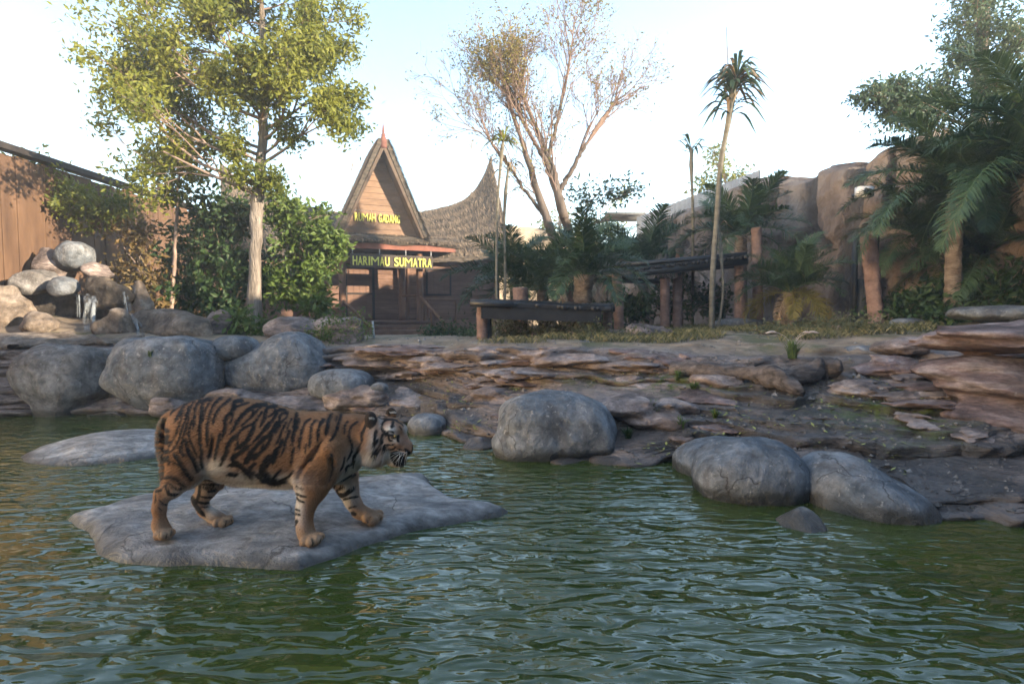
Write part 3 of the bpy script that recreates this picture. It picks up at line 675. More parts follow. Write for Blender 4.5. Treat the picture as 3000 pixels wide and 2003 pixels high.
    fw = np.maximum.reduce([.9 * bl(1260, 650, 70, 130), .9 * bl(455, 760, 45, 60), .35 * bl(430, 600, 90, 120)]); white = np.where(far, fw, white)
    white = np.where(head, 0, white)
    col = col + (WH - col) * np.clip(white, 0, 1)[:, None]
    paws = np.maximum.reduce([bl(165, 890, 90, 55), bl(520, 815, 90, 45), bl(1060, 920, 110, 60), bl(1420, 785, 100, 45)]); col = col + (TAN * .95 - col) * np.clip(paws * 1.2, 0, 1)[:, None]
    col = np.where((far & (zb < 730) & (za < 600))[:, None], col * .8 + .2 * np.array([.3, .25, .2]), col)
    # head patches
    hw = np.maximum.reduce([1.0 * bl(1528, 268, 38, 34), .80 * bl(1432, 360, 34, 100), .95 * bl(1430, 430, 66, 55), .35 * bl(1490, 310, 24, 50), .35 * bl(1500, 345, 50, 50), .8 * bl(1560, 330, 35, 20), .6 * bl(1590, 400, 45, 18), .8 * bl(1645, 415, 25, 12), .8 * bl(1625, 262, 14, 34), .5 * bl(1475, 230, 20, 60), .9 * bl(1580, 460, 60, 40), .7 * bl(1510, 420, 50, 40)])
    col = np.where(head[:, None], col + (WH - col) * np.clip(hw, 0, 1)[:, None], col)
    mz = bl(1625, 335, 42, 60) * head; col = col + (np.array([.26, .145, .095]) - col) * np.clip(mz * 1.1, 0, .95)[:, None]
    # --- stripes, plus painted fold and toe-gap shade, traced crop by crop: (origin u, v, scale, [(width, points)...])
    S = [
     (440, 1150, 7.83, 0, [(80, [(900, 200), (800, 280), (730, 400), (640, 560), (570, 690)]), (50, [(760, 440), (710, 620), (630, 860), (560, 1040), (470, 1170), (420, 1300)]),
      (52, [(880, 350), (820, 600), (740, 800), (700, 960), (640, 1130), (590, 1240), (480, 1340), (410, 1480)]), (60, [(1020, 200), (930, 340), (890, 540), (860, 700), (800, 880), (760, 1050), (735, 1200), (745, 1350)]),
      (60, [(960, 640), (910, 820), (890, 980), (920, 1110), (980, 1230), (1040, 1370), (1100, 1500)]), (75, [(820, 1080), (850, 1240), (890, 1360), (940, 1480), (990, 1560)]),
      (75, [(1150, 190), (1070, 300), (1035, 450), (1015, 650), (985, 850)]), (88, [(1330, 150), (1240, 200), (1195, 330), (1180, 500), (1160, 700), (1145, 900), (1150, 1100), (1175, 1300), (1185, 1560)]),
      (58, [(1430, 150), (1340, 270), (1270, 400), (1230, 560), (1210, 690)]), (80, [(1620, 140), (1520, 220), (1440, 340), (1370, 520), (1330, 700), (1310, 900), (1310, 1100), (1310, 1270)]),
      (80, [(1820, 170), (1720, 250), (1610, 350), (1520, 480), (1470, 620), (1440, 720)]), (50, [(1420, 960), (1410, 1150), (1400, 1300), (1360, 1430), (1320, 1540)]),
      (100, [(2080, 190), (1960, 210), (1920, 330), (1880, 430), (1780, 540), (1730, 650), (1730, 780), (1690, 930), (1640, 1080)]), (60, [(2230, 240), (2080, 290), (1960, 360), (1910, 470), (1880, 600), (1830, 720)]),
      (75, [(1600, 950), (1560, 1150), (1530, 1320), (1500, 1460), (1480, 1550)]), (105, [(1940, 1010), (1860, 1100), (1800, 1200), (1750, 1380), (1690, 1500), (1650, 1560)]),
      (60, [(680, 1230), (690, 1330), (760, 1420), (830, 1450)]), (50, [(590, 1390), (640, 1500), (700, 1566)]), (60, [(740, 240), (640, 340), (520, 440), (460, 520)]),
      (110, [(330, 620), (310, 760), (380, 850), (450, 880)]), (120, [(200, 980), (320, 1040), (440, 980)]), (130, [(180, 1140), (300, 1150), (430, 1100)]), (120, [(200, 1330), (320, 1340), (420, 1330)]), (150, [(240, 1510), (330, 1520), (420, 1510)])]),
     (640, 1150, 7.83, 0, [(100, [(1060, 280), (900, 290), (780, 340), (640, 440), (520, 560), (430, 700), (380, 800), (260, 950)]), (60, [(1020, 290), (900, 400), (820, 500), (720, 600), (610, 690), (500, 790)]), (55, [(820, 330), (790, 420), (800, 520)]),
      (62, [(980, 470), (900, 600), (830, 700), (700, 750), (560, 830), (460, 950), (440, 1080), (440, 1200), (370, 1340)]), (110, [(830, 700), (790, 850), (720, 1000), (640, 1120), (540, 1200), (400, 1310)]),
      (90, [(1300, 320), (1170, 330), (1100, 400), (1080, 520), (1040, 640), (950, 800)]), (50, [(1290, 350), (1300, 420), (1230, 500), (1130, 570)]), (80, [(1500, 400), (1400, 400), (1330, 480), (1270, 600), (1200, 680), (1100, 760), (1030, 880), (940, 1000), (880, 1060), (740, 1210)]),
      (50, [(1200, 700), (1150, 800), (1060, 900)]), (70, [(1560, 460), (1450, 500), (1410, 600), (1400, 740), (1350, 850), (1300, 940)]), (50, [(1590, 480), (1570, 560), (1490, 640), (1430, 720), (1400, 830)]), (40, [(1680, 600), (1620, 730), (1570, 890)]),
      (60, [(1560, 680), (1480, 830), (1430, 960), (1380, 1090), (1290, 1240)]), (100, [(1330, 700), (1260, 850), (1180, 960), (1050, 1050), (950, 1150), (850, 1260), (720, 1400), (640, 1540)]), (90, [(1230, 960), (1180, 1100), (1100, 1230), (1000, 1330), (900, 1440), (800, 1550)]),
      (50, [(1040, 1120), (1010, 1230), (980, 1300)]), (110, [(680, 1240), (580, 1310), (480, 1390), (380, 1440), (330, 1530)]), (70, [(1640, 880), (1590, 1010), (1540, 1150), (1510, 1290), (1430, 1460)]), (85, [(1470, 1080), (1420, 1220), (1350, 1340), (1300, 1440), (1240, 1566)]),
      (85, [(1800, 520), (1770, 650), (1750, 850), (1720, 1000), (1700, 1220)]), (60, [(1860, 600), (1830, 750), (1780, 900)]), (72, [(2100, 610), (1990, 700), (1930, 870), (1890, 1050), (1870, 1200), (1860, 1340)]), (70, [(2250, 640), (2150, 740), (2130, 900), (2110, 1100), (2090, 1270)]), (40, [(2020, 1180), (1990, 1400)]), (60, [(1740, 1260), (1710, 1400), (1680, 1560)])]),
     (840, 1180, 7.83, 0, [(85, [(850, 390), (780, 480), (740, 600), (730, 720), (720, 900)]), (90, [(1020, 300), (960, 420), (950, 520), (920, 640), (890, 760)]), (75, [(1250, 300), (1210, 430), (1160, 580), (1120, 700), (1070, 790), (990, 880)]), (40, [(1150, 330), (1130, 430)]), (55, [(1400, 430), (1350, 520), (1330, 720)]),
      (62, [(1620, 440), (1520, 510), (1460, 620), (1440, 760), (1490, 900), (1510, 1050), (1450, 1210), (1380, 1330)]), (72, [(1840, 440), (1780, 600), (1730, 720), (1720, 900), (1660, 1070), (1560, 1220), (1540, 1330), (1530, 1500)]),
      (38, [(590, 1320), (680, 1130), (750, 960), (850, 830)]), (30, [(560, 1270), (460, 1380), (380, 1500)]), (40, [(1010, 1170), (1050, 1300), (1060, 1560)]), (40, [(1330, 1250), (1300, 1430), (1230, 1550)]), (60, [(1480, 1400), (1380, 1470), (1370, 1560)])]),  # thin strokes here include the shoulder and rib folds, shade painted as lines
     (620, 1280, 7.83, 0, [(120, [(560, 430), (500, 480), (520, 560), (640, 640), (780, 760), (900, 880), (980, 980)]), (80, [(420, 640), (560, 640), (700, 640)]), (130, [(1000, 400), (850, 480), (780, 600)]), (95, [(1000, 610), (900, 700), (880, 740)]), (95, [(900, 740), (1040, 860), (1150, 970), (1240, 1040)]),
      (180, [(1330, 470), (1250, 600), (1190, 720), (1180, 800), (1290, 900), (1330, 1000), (1500, 1020), (1750, 1020)]), (150, [(1500, 300), (1450, 450), (1400, 580)]), (80, [(1600, 750), (1520, 850), (1420, 950)]), (75, [(1880, 790), (1760, 920), (1600, 980)]), (100, [(420, 850), (620, 850)]), (60, [(1880, 280), (1850, 450), (1830, 640)]), (65, [(300, 480), (250, 590), (200, 650)])]),
     (420, 1320, 5.227, 0, [(75, [(490, 60), (560, 170), (640, 300), (720, 400), (765, 440)]), (72, [(690, 0), (760, 130), (820, 260), (850, 320)]), (62, [(900, 0), (900, 130), (915, 280)]), (28, [(400, 200), (430, 150), (500, 200), (570, 230)]), (66, [(370, 400), (450, 400), (530, 440), (590, 500), (650, 540)]),
      (40, [(390, 490), (450, 530), (530, 580), (620, 575)]), (50, [(340, 530), (370, 600), (400, 670), (540, 660)]), (50, [(200, 620), (280, 590)]), (25, [(250, 760), (320, 820), (410, 800)]), (20, [(230, 870), (290, 920)]), (26, [(190, 680), (180, 800)]), (13, [(250, 1235), (235, 1330)]), (13, [(362, 1260), (345, 1345)]), (12, [(430, 1215), (420, 1300)])]),  # short end strokes here and below paint the shade between the toes
     (420, 1320, 5.227, 1, [(75, [(880, 330), (1050, 370), (1240, 370)]), (50, [(840, 410), (1000, 440), (1210, 420)]), (40, [(840, 510), (1050, 510), (1190, 490)]), (40, [(930, 560), (1140, 590)]), (50, [(870, 540), (850, 680), (790, 800)]), (40, [(1000, 620), (1110, 610)]), (30, [(850, 690), (950, 710), (1060, 710)]), (36, [(830, 780), (930, 800), (1040, 780)]), (20, [(880, 860), (1010, 860)]), (70, [(750, 720), (830, 880), (950, 1000)]), (13, [(1268, 1080), (1250, 1170)]), (12, [(1345, 1050), (1370, 1120)])]),
     (840, 1330, 5.227, 0, [(25, [(150, 490), (210, 520), (270, 525)]), (35, [(140, 600), (220, 635), (310, 655)]), (35, [(145, 660), (200, 710), (280, 740)]), (35, [(140, 840), (210, 870)]), (40, [(140, 910), (215, 930)]), (50, [(120, 1080), (170, 1000)]), (26, [(700, 0), (715, 170), (700, 290), (655, 430)]), (20, [(385, 1300), (400, 1350), (395, 1420)]), (13, [(525, 1290), (500, 1390)]), (12, [(555, 1250), (590, 1330)])]),
     (840, 1330, 5.227, 1, [(50, [(1040, 310), (950, 330), (850, 400)]), (50, [(850, 490), (750, 570)]), (75, [(770, 610), (860, 630), (940, 580), (1050, 500)]), (36, [(880, 690), (1000, 660), (1100, 645)]), (30, [(960, 820), (1070, 790)]), (60, [(1010, 900), (1050, 920)]), (50, [(920, 200), (910, 280)]), (60, [(680, 490), (740, 480)]), (14, [(1285, 950), (1240, 1045)]), (12, [(1425, 940), (1455, 1030)])]),
     (1060, 1180, 7.84, 0, [(34, [(400, 320), (450, 290), (560, 300), (660, 285)]), (26, [(400, 330), (460, 360), (580, 345)]), (50, [(480, 480), (520, 410), (620, 380), (760, 390), (850, 440)]), (60, [(720, 430), (700, 520), (660, 540)]), (50, [(690, 560), (740, 520)]), (80, [(470, 590), (520, 660), (620, 720)]), (50, [(470, 480), (465, 580)]), (45, [(610, 650), (700, 660), (740, 690)]),
      (66, [(480, 740), (460, 830), (460, 930), (500, 1040), (520, 1090)]), (75, [(330, 640), (310, 760), (300, 900), (290, 1000)]), (80, [(370, 860), (320, 900)]), (140, [(370, 1050), (330, 1120), (320, 1150)]), (55, [(470, 720), (600, 730), (720, 750), (850, 780)]), (70, [(840, 760), (830, 850), (850, 880)]), (50, [(620, 770), (640, 860), (720, 870)]), (30, [(690, 800), (770, 820)]),
      (42, [(520, 960), (600, 960), (700, 960), (760, 930)]), (42, [(630, 1060), (720, 1060), (790, 980)]), (45, [(560, 1060), (520, 980)]), (75, [(1000, 1070), (1060, 1120), (1110, 1160)]), (34, [(780, 1110), (880, 1140), (1000, 1180), (1080, 1190)]), (28, [(860, 1060), (960, 1090)]),
      (220, [(750, 1210), (800, 1300), (850, 1390)]), (190, [(880, 1230), (920, 1320), (900, 1420)]), (30, [(830, 440), (900, 470), (960, 540)]), (24, [(870, 540), (920, 620)])])]
    tm_ = (np.min(np.linalg.norm(V[:, None] - tl[None], axis=2), axis=1) < .040) & (za < 212) & (zb > 190); col[tm_] = np.array([.12, .105, .092])
    k = np.zeros(len(V))
    for u0, v0, sc, fr_, L in S:
        sel = far if fr_ else ~far
        for wd, pts in L:
            q = np.array(pts, float) / sc + np.array([u0, v0]); wd = wd / sc * (1.05 if u0 == 1060 else 1.06); q[0] += (q[0] - q[1]) / (np.linalg.norm(q[0] - q[1]) + 1e-9) * (5 if q[0, 1] < 1225 else 1); q = spline(q, len(q) * 3)
            bx = sel & (U > q[:, 0].min() - wd) & (U < q[:, 0].max() + wd) & (W > q[:, 1].min() - wd) & (W < q[:, 1].max() + wd)
            I = np.nonzero(bx)[0]
            if not len(I): continue
            best = np.full(len(I), 99.0); n = len(q) - 1
            for i in range(n):
                a, e = q[i], q[i + 1] - q[i]; t = np.clip(((U[I] - a[0]) * e[0] + (W[I] - a[1]) * e[1]) / (e @ e + 1e-9), 0, 1)
                d = np.hypot(U[I] - a[0] - t * e[0], W[I] - a[1] - t * e[1]); s = (i + t) / n
                hw_ = wd / 2 * np.clip(np.minimum(s + .12, 1 - s) * 4.5 + .32, 0, 1)
                best = np.minimum(best, d - hw_)
            k[I] = np.maximum(k[I], sst(1.5, -1.5, best + jit[I]))
    # rings on the tail and dark ears
    ear1 = np.linalg.norm((V - Z1(1413, 200, -.11)) / [.038, .05, .055], axis=1) < 1; ear2 = np.linalg.norm((V - Z1(1537, 166, .045)) / [.04, .045, .045], axis=1) < 1
    e1 = ear1 & (zb < 262); k[e1] = .93; sp_ = (np.hypot((za - 1420) / 16, (zb - 195) / 9) < 1) & e1; k[sp_] = .45; col[sp_] = WH
    e2 = ear2 & (zb < 184); k[e2] = .95; sp_ = (np.abs(zb - 172) < 5) & e2 & (np.abs(za - 1537) < 22); k[sp_] = .1; col[sp_] = WH
    col = col + (BLK - col) * np.clip(k, 0, 1)[:, None]
    t = NT('tiger_coat'); a = t.attr('Col').outputs['Color']
    g = t.noise(190, 3, .7, t.vec((.5, 1, 1.2), (0, .5, 0))); c = t.mix(.55, a, t.ramp(g, [(.3, .5), (.7, 1.15)]), 'MULTIPLY')
    m = t.pbr(c, .75, t.bump(g, .5, .004), .25)
    put('body', V, F, m, root, col=col)
    # --- fur
    r = np.random.default_rng(5); q = V[F]; ar = np.linalg.norm(np.cross(q[:, 2] - q[:, 0], q[:, 3] - q[:, 1]), axis=1); n = 110000
    fi = r.choice(len(F), n, p=ar / ar.sum()); w = r.dirichlet([1, 1, 1, 1], n); vi = F[fi]
    p0 = (V[vi] * w[..., None]).sum(1); nn = N[vi[:, 0]]; cc = col[vi[np.arange(n), r.integers(0, 4, n)]]
    hd = p0[:, 0] > Z1(1385, 300)[0]; a0, b0 = zoomb(p0)
    fl = np.where(((b0 > 590) & ~hd)[:, None], np.array([-.15, -.1, -1.0]), np.array([-1.0, 0, -.45])); fl[hd] = np.array([-.55, -.1, -.85]); fl[hd & (a0 > 1540)] = np.array([-.7, -.2, -.35])
    fl = fl + r.normal(0, .18, (n, 3)); fl = fl - nn * (fl * nn).sum(1)[:, None]; fl /= np.linalg.norm(fl, axis=1)[:, None] + 1e-9
    L = r.uniform(.012, .024, n); L[(b0 > 500) & (b0 < 610) & (a0 < 1320)] *= 1.5
    ruff = hd & (a0 < 1500) & (b0 > 330); L[ruff] *= np.where(b0[ruff] > 400, 3.2, 2.4); L[hd & (a0 > 1520)] *= .55; L[b0 > 620] *= .6; L[ear1[vi[:, 0]] | ear2[vi[:, 0]]] *= .6
    lift = r.uniform(.2, .55, n)[:, None]; tip = p0 + L[:, None] * (fl * (1 - lift * .4) + nn * lift); sd_ = np.cross(fl, nn) * (r.uniform(.0008, .0015, n)[:, None])
    VV = np.stack([p0 - sd_ - nn * .001, p0 + sd_ - nn * .001, tip], 1).reshape(-1, 3); FF_ = np.arange(3 * n).reshape(-1, 3)
    cc = cc * r.uniform(.6, 1.45, (n, 1)); tag(put('fur', VV, FF_, m, root, smooth=True, col=np.repeat(cc, 3, 0)), kind='stuff')
    # --- eyes and whiskers
    me = NT('tiger_eye'); me = me.pbr((.16, .11, .03), .08, None, .6)
    eV, eF = uvsphere(Z1(1562, 303, -.132), .0105); put('eye', eV, eF, me, root)
    eV, eF = uvsphere(Z1(1622, 296, .028), .0105); put('eye', eV, eF, me, root)
    mw = simple('whisker_white', (.75, .75, .72), (.8, .8, .78), rough=.5, bump=0)
    for i in range(9):
        s0 = Z1(1590 + 14 * (i % 4), 398 + 8 * (i // 4), -.135); a = math.radians(-200 + 13 * i); ln = r.uniform(.09, .13)
        e = np.array([math.cos(a) * ln * .75, -.04, math.sin(a) * ln * .55 - .02]); e[2] = -abs(e[2]) - .012; e[0] = -abs(e[0]) * (.95 - .07 * i)
        c = spline([s0, s0 + e * .5 + np.array([0, -.012, .008]), s0 + e], 7); vV, vF = tube(c, np.linspace(.0008, .0003, 7), 4); put('whisker', vV, vF, mw, root)
    for i in range(7):
        s0 = Z1(1650 - 5 * (i % 3), 396 + 7 * (i // 3), -.04); e = np.array([.045 + .012 * (i % 4), .03, -.02 - .012 * (i % 3)]) * r.uniform(.8, 1.3)
        c = spline([s0, s0 + e * .55 + np.array([0, 0, .012]), s0 + e], 7); vV, vF = tube(c, np.linspace(.001, .0004, 7), 4); put('whisker', vV, vF, mw, root)
def uvsphere(c, r, n=10, m=14):
    th = np.linspace(0, math.pi, n); ph = np.linspace(0, 2 * math.pi, m, endpoint=False)
    V = np.array([[math.sin(a) * math.cos(b), math.sin(a) * math.sin(b), math.cos(a)] for a in th for b in ph]) * r + c
    i = np.arange(n - 1)[:, None] * m; j = np.arange(m)[None]; return V, np.stack([i + j, i + m + j, i + m + (j + 1) % m, i + (j + 1) % m], -1).reshape(-1, 4)
build_tiger()
# ================================================================ rock-faced boundary wall
def wallmat():
    t = NT('painted_rock_wall'); v = t.vec((1, 1, .6))
    f = t.noise(.9, 6, .62, v, .5); g = t.noise(7, 6, .65); k = t.noise(2.5, 5, .6, v)
    c = t.ramp(f, [(.3, (.10, .080, .072)), (.5, (.175, .138, .120)), (.68, (.235, .203, .182))])
    c = t.mix(.6, c, t.ramp(k, [(.3, .5), (.62, 1.0)]), 'MULTIPLY'); c = t.mix(.4, c, t.ramp(g, [(.3, .5), (.6, 1.0)]), 'MULTIPLY')
    c = t.mix(t.math('MULTIPLY', t.attr('crack').outputs['Fac'], .85), c, (.03, .032, .037))
    n = t.bump(k, .9, .22); n = t.bump(g, .9, .06, n)
    return t.pbr(c, .9, n, .2)
M_WALL = wallmat()
WPLAN = [(2.2, 23.5), (3.66, 21.0), (5.7, 17.0), (6.7, 14.0), (7.3, 12.0), (8.2, 10.4), (9.0, 8.0), (9.2, 4.0), (9.0, -1.0), (8.5, -4.0)]
def right_wall():
    pl = spline(np.array(WPLAN), 1000); s = np.concatenate([[0], np.cumsum(np.linalg.norm(np.diff(pl, axis=0), axis=1))])
    T = np.gradient(pl, axis=0); T /= np.linalg.norm(T, axis=1)[:, None]; Nn = np.stack([T[:, 1], -T[:, 0]], -1)   # towards the yard
    uu = CU + FPX * pl[:, 0] / np.maximum(pl[:, 1], .3); uu = np.where(pl[:, 1] < 9.2, 3000 + s - s[np.argmax(pl[:, 1] < 9.2)], uu)
    topv = np.interp(uu, [1700, 1850, 1905, 1960, 2020, 2060, 2120, 2200, 2260, 2310, 2350, 2420, 2460, 2485, 2540, 2600, 2680, 2700, 2800, 3000], [720, 690, 640, 615, 605, 590, 545, 510, 522, 515, 488, 478, 470, 472, 428, 395, 380, 392, 360, 330])
    top = EYE + (HV - topv) / FPX * pl[:, 1]; top = np.where(uu > 2900, 5.2 + .25 * np.sin(s * 1.7), top)
    nz = 90; tt = np.linspace(0, 1, nz); Z = .2 + (top[:, None] - .2) * tt[None]
    X = np.repeat(pl[:, :1], nz, 1); Y = np.repeat(pl[:, 1:], nz, 1)
    # crack lines in (u, v)
    Vv = HV - (Z - EYE) / np.maximum(Y, 1) * FPX; Uu = np.repeat(uu[:, None], nz, 1)
    cr = np.zeros_like(Z)
    for w, pts in [(16, [(2330, 512), (2345, 560), (2350, 640), (2355, 668)]), (9, [(2355, 665), (2335, 690), (2310, 720)]), (9, [(2355, 665), (2390, 690), (2420, 720)]), (18, [(2462, 470), (2478, 530), (2490, 600), (2480, 700), (2475, 900)]),
                   (8, [(2575, 410), (2592, 460), (2590, 560), (2580, 640)]), (10, [(2070, 600), (2075, 640), (2090, 700)]), (8, [(1900, 660), (1930, 700), (1950, 760), (1990, 720)]), (7, [(2230, 530), (2242, 570), (2240, 620)]), (12, [(2740, 370), (2735, 450), (2760, 560)]), (14, [(2860, 350), (2880, 500), (2870, 800)])]:
        q = spline(np.array(pts, float), 14)
        for a, b in zip(q[:-1], q[1:]):
            e = b - a; t = np.clip(((Uu - a[0]) * e[0] + (Vv - a[1]) * e[1]) / (e @ e), 0, 1); d = np.hypot(Uu - a[0] - t * e[0], Vv - a[1] - t * e[1]); cr = np.maximum(cr, sst(w * 1.9, w * 1.0, d + 3 * vnoise(np.stack([Uu * .05, Vv * .05, 0 * Uu], -1))))
    p = np.stack([X, Y, Z], -1); bulge = .22 * fbm(p * np.array([.55, .55, .4]), 3) + .08 * fbm(p * 2.0, 4) - .20 * cr - .5 * sst(.93, 1.0, tt)[None] ** 2 - .18 * tt[None] ** 2 + .25 * (1 - tt[None])
    X = X + Nn[:, :1] * bulge; Y = Y + Nn[:, 1:] * bulge
    V = np.stack([X, Y, Z + .05 * vnoise(p * 2.5)], -1)
    # thickness: back skin
    Bk = np.stack([pl[:, 0] - Nn[:, 0] * .8, pl[:, 1] - Nn[:, 1] * .8], -1); Bt = np.concatenate([Bk, (top - .1)[:, None]], 1); Bb = np.concatenate([Bk, np.full((len(Bk), 1), .2)], 1)
    VV = np.concatenate([V, Bt[:, None], Bb[:, None]], 1); n1 = nz + 2; n0 = len(pl); i = np.arange(n0 - 1)[:, None] * n1; j = np.arange(n1 - 1)[None]
    F = np.stack([i + j, i + j + 1, i + n1 + j + 1, i + n1 + j], -1).reshape(-1, 4)
    cr2 = np.concatenate([cr, np.zeros((n0, 2))], 1)
    root = empty('rock_wall', (6.7, 14, 1.0)); tag(root, 'tall artificial rock-faced boundary wall with dark joints behind the palms', 'wall')
    put('rock_face', VV.reshape(-1, 3), F, M_WALL, root, extra=dict(crack=cr2.ravel()))
    # dark doorway frame against the wall
    md = simple('dark_metal', (.02, .022, .024), (.04, .042, .045), rough=.5)
    a = P(2494, 940, 11.3); b = P(2565, 940, 11.2); zt = P(2494, 690, 11.3)[2]
    door = empty('wall_door', tuple(a)); tag(door, 'dark steel service door set in the rock-faced wall', 'door')
    d = (b - a); d[2] = 0; L = np.linalg.norm(d); d /= L; nn = np.array([d[1], -d[0], 0])
    def bar(s0, s1, z0, z1, t0, t1, name, m):
        V = boxv(s0, s1, t0, t1, z0, z1); W = a + V[:, :1] * d - V[:, 1:2] * nn; W[:, 2] = V[:, 2]; put(name, W, CUBEF, m, door)
    bar(0, .07, .9, zt, -.06, .1, 'door_post', md); bar(L - .07, L, .9, zt, -.06, .1, 'door_post', md); bar(.07, L - .07, zt - .08, zt, -.06, .1, 'lintel', md)
    bar(.07, L - .07, .9, zt - .85, .0, .05, 'door_leaf', simple('door_grey', (.045, .05, .055), (.07, .075, .08), rough=.6))
    # floodlight on the wall
    c = P(2535, 562, 11.25); r = empty('floodlight', tuple(c)); tag(r, 'small white floodlight fixed to the rock-faced wall', 'lamp')
    mw = simple('white_enamel', (.6, .6, .6), (.7, .7, .7), rough=.4, bump=.05)
    put('housing', boxv(-.14, .14, -.05, .12, -.10, .10) + c, CUBEF, mw, r); put('lens', boxv(-.05, .08, -.065, -.052, -.07, .05) + c, CUBEF, md, r); put('bracket', boxv(-.03, .03, .12, .4, -.03, .03) + c, CUBEF, md, r)
    # corrugated fence behind
    g = P(np.array([1862, 2215]), np.array([900, 900]), np.array([21.8, 16.3])); q0, q1 = g[0], g[1]; n = 160; tt = np.linspace(0, 1, n)
    base = q0[None] * (1 - tt[:, None]) + q1[None] * tt[:, None]; e = (q1 - q0)[:2]; e /= np.linalg.norm(e); nb = np.array([e[1], -e[0]])
    off = .04 * np.sin(tt * n * .9); zt = np.interp(tt, [0, 1], [EYE + (HV - 640) / FPX * 21.8, EYE + (HV - 505) / FPX * 16.3])
    lo = np.concatenate([base[:, :2] + nb * off[:, None], np.full((n, 1), 1.0)], 1); hi = lo.copy(); hi[:, 2] = zt
    bk = hi.copy(); bk[:, :2] -= nb * .03; bl = lo.copy(); bl[:, :2] -= nb * .03
    V = np.concatenate([lo, hi, bk, bl]); i = np.arange(n - 1); F = np.concatenate([np.stack([i + k * n, i + 1 + k * n, i + 1 + (k + 1) * n, i + (k + 1) * n], -1) for k in range(3)])
    r = put('corrugated_fence', V, F, simple('grey_sheet', (.25, .26, .27), (.36, .37, .38), 2, rough=.6, bump=.1)); tag(r, 'grey corrugated metal fence rising behind the rock-faced wall', 'fence')
    # awning at the far end
    a0 = P(1775, 652, 23.5); c = boxv(-1.1, .35, -.8, .8, 0, .10) + P(1852, 640, 22.5); put('awning', c, CUBEF, simple('awning_grey', (.09, .09, .09), (.16, .16, .16))); tag(bpy.context.scene.collection.objects[-1], 'small dark awning at the end of the corrugated fence', 'awning')
    # sandstone wall lit by the sun behind the house and palms
    xs = np.linspace(-1.2, 6.0, 90); zs = np.linspace(.3, 1, 40); top = EYE + (HV - np.interp(xs / 27 * FPX + CU, [1400, 1460, 1560, 1700, 1760, 1880], [690, 665, 668, 690, 715, 720])) / FPX * 27
    Xg = np.repeat(xs[:, None], 40, 1); Zg = .3 + (top[:, None] - .3) * np.linspace(0, 1, 40)[None]; p = np.stack([Xg, 0 * Xg + 27, Zg], -1); Yg = 27 + .2 * fbm(p * .8, 3)
    V = np.concatenate([np.stack([Xg, Yg, Zg], -1), np.stack([xs, 0 * xs + 27.6, top], -1)[:, None], np.stack([xs, 0 * xs + 27.6, 0 * top + .3], -1)[:, None]], 1); n1 = 42; i = np.arange(89)[:, None] * n1; j = np.arange(41)[None]
    F = np.stack([i + j, i + n1 + j, i + n1 + j + 1, i + j + 1], -1).reshape(-1, 4)
    tag(put('sandstone_wall', V.reshape(-1, 3), F, simple('sandstone', (.38, .30, .22), (.48, .39, .29), .8, bump=.5, dist=.04, bscale=5)), 'pale sunlit sandstone wall in the distance behind the bare tree', 'wall')
right_wall()

# ================================================================ timber wall on the left
M_WOOD = simple('dark_timber', (.10, .052, .032), (.21, .115, .07), 3, (1, 1, .25), .8, .4, .01, 14)
M_WOOD2 = simple('plank_timber', (.12, .068, .048), (.215, .128, .092), 2.2, (.35, 1, 2.5), .8, .5, .008, 12)
M_WOODD = simple('black_timber', (.022, .018, .017), (.045, .036, .032), 4, rough=.7)
def timber_wall():
    root = empty('timber_wall', (-9.6, 14, 1.0)); tag(root, 'tall brown boarded timber wall behind the waterfall', 'wall')
    w = .34; n = 48; um = mesh('board', boxv(-.02, .03, 0, 1, 0, 1), CUBEF, simple('wall_board', (.085, .048, .03), (.16, .092, .055), 2.5, (1, 1, .2), .8, .4, .01, 12), smooth=False)
    for i in range(n):
        o = link('board', um, root, (rng.uniform(-.015, .015), -9 + i * w, -.6)); o.scale = (1, w - .012, 4.0 + rng.uniform(-.03, .03)); o.rotation_euler = (0, rng.uniform(-.004, .004), 0)
    c = boxv(-.12, .12, -9.1, -9 + n * w + .1, 3.46, 3.58); link('cap_rail', mesh('cap_rail', c, CUBEF, M_WOODD, smooth=False), root)
    link('backing', mesh('backing', boxv(-.10, -.04, -9.1, -9 + n * w, -.6, 3.4), CUBEF, M_WOODD, smooth=False), root)
timber_wall()

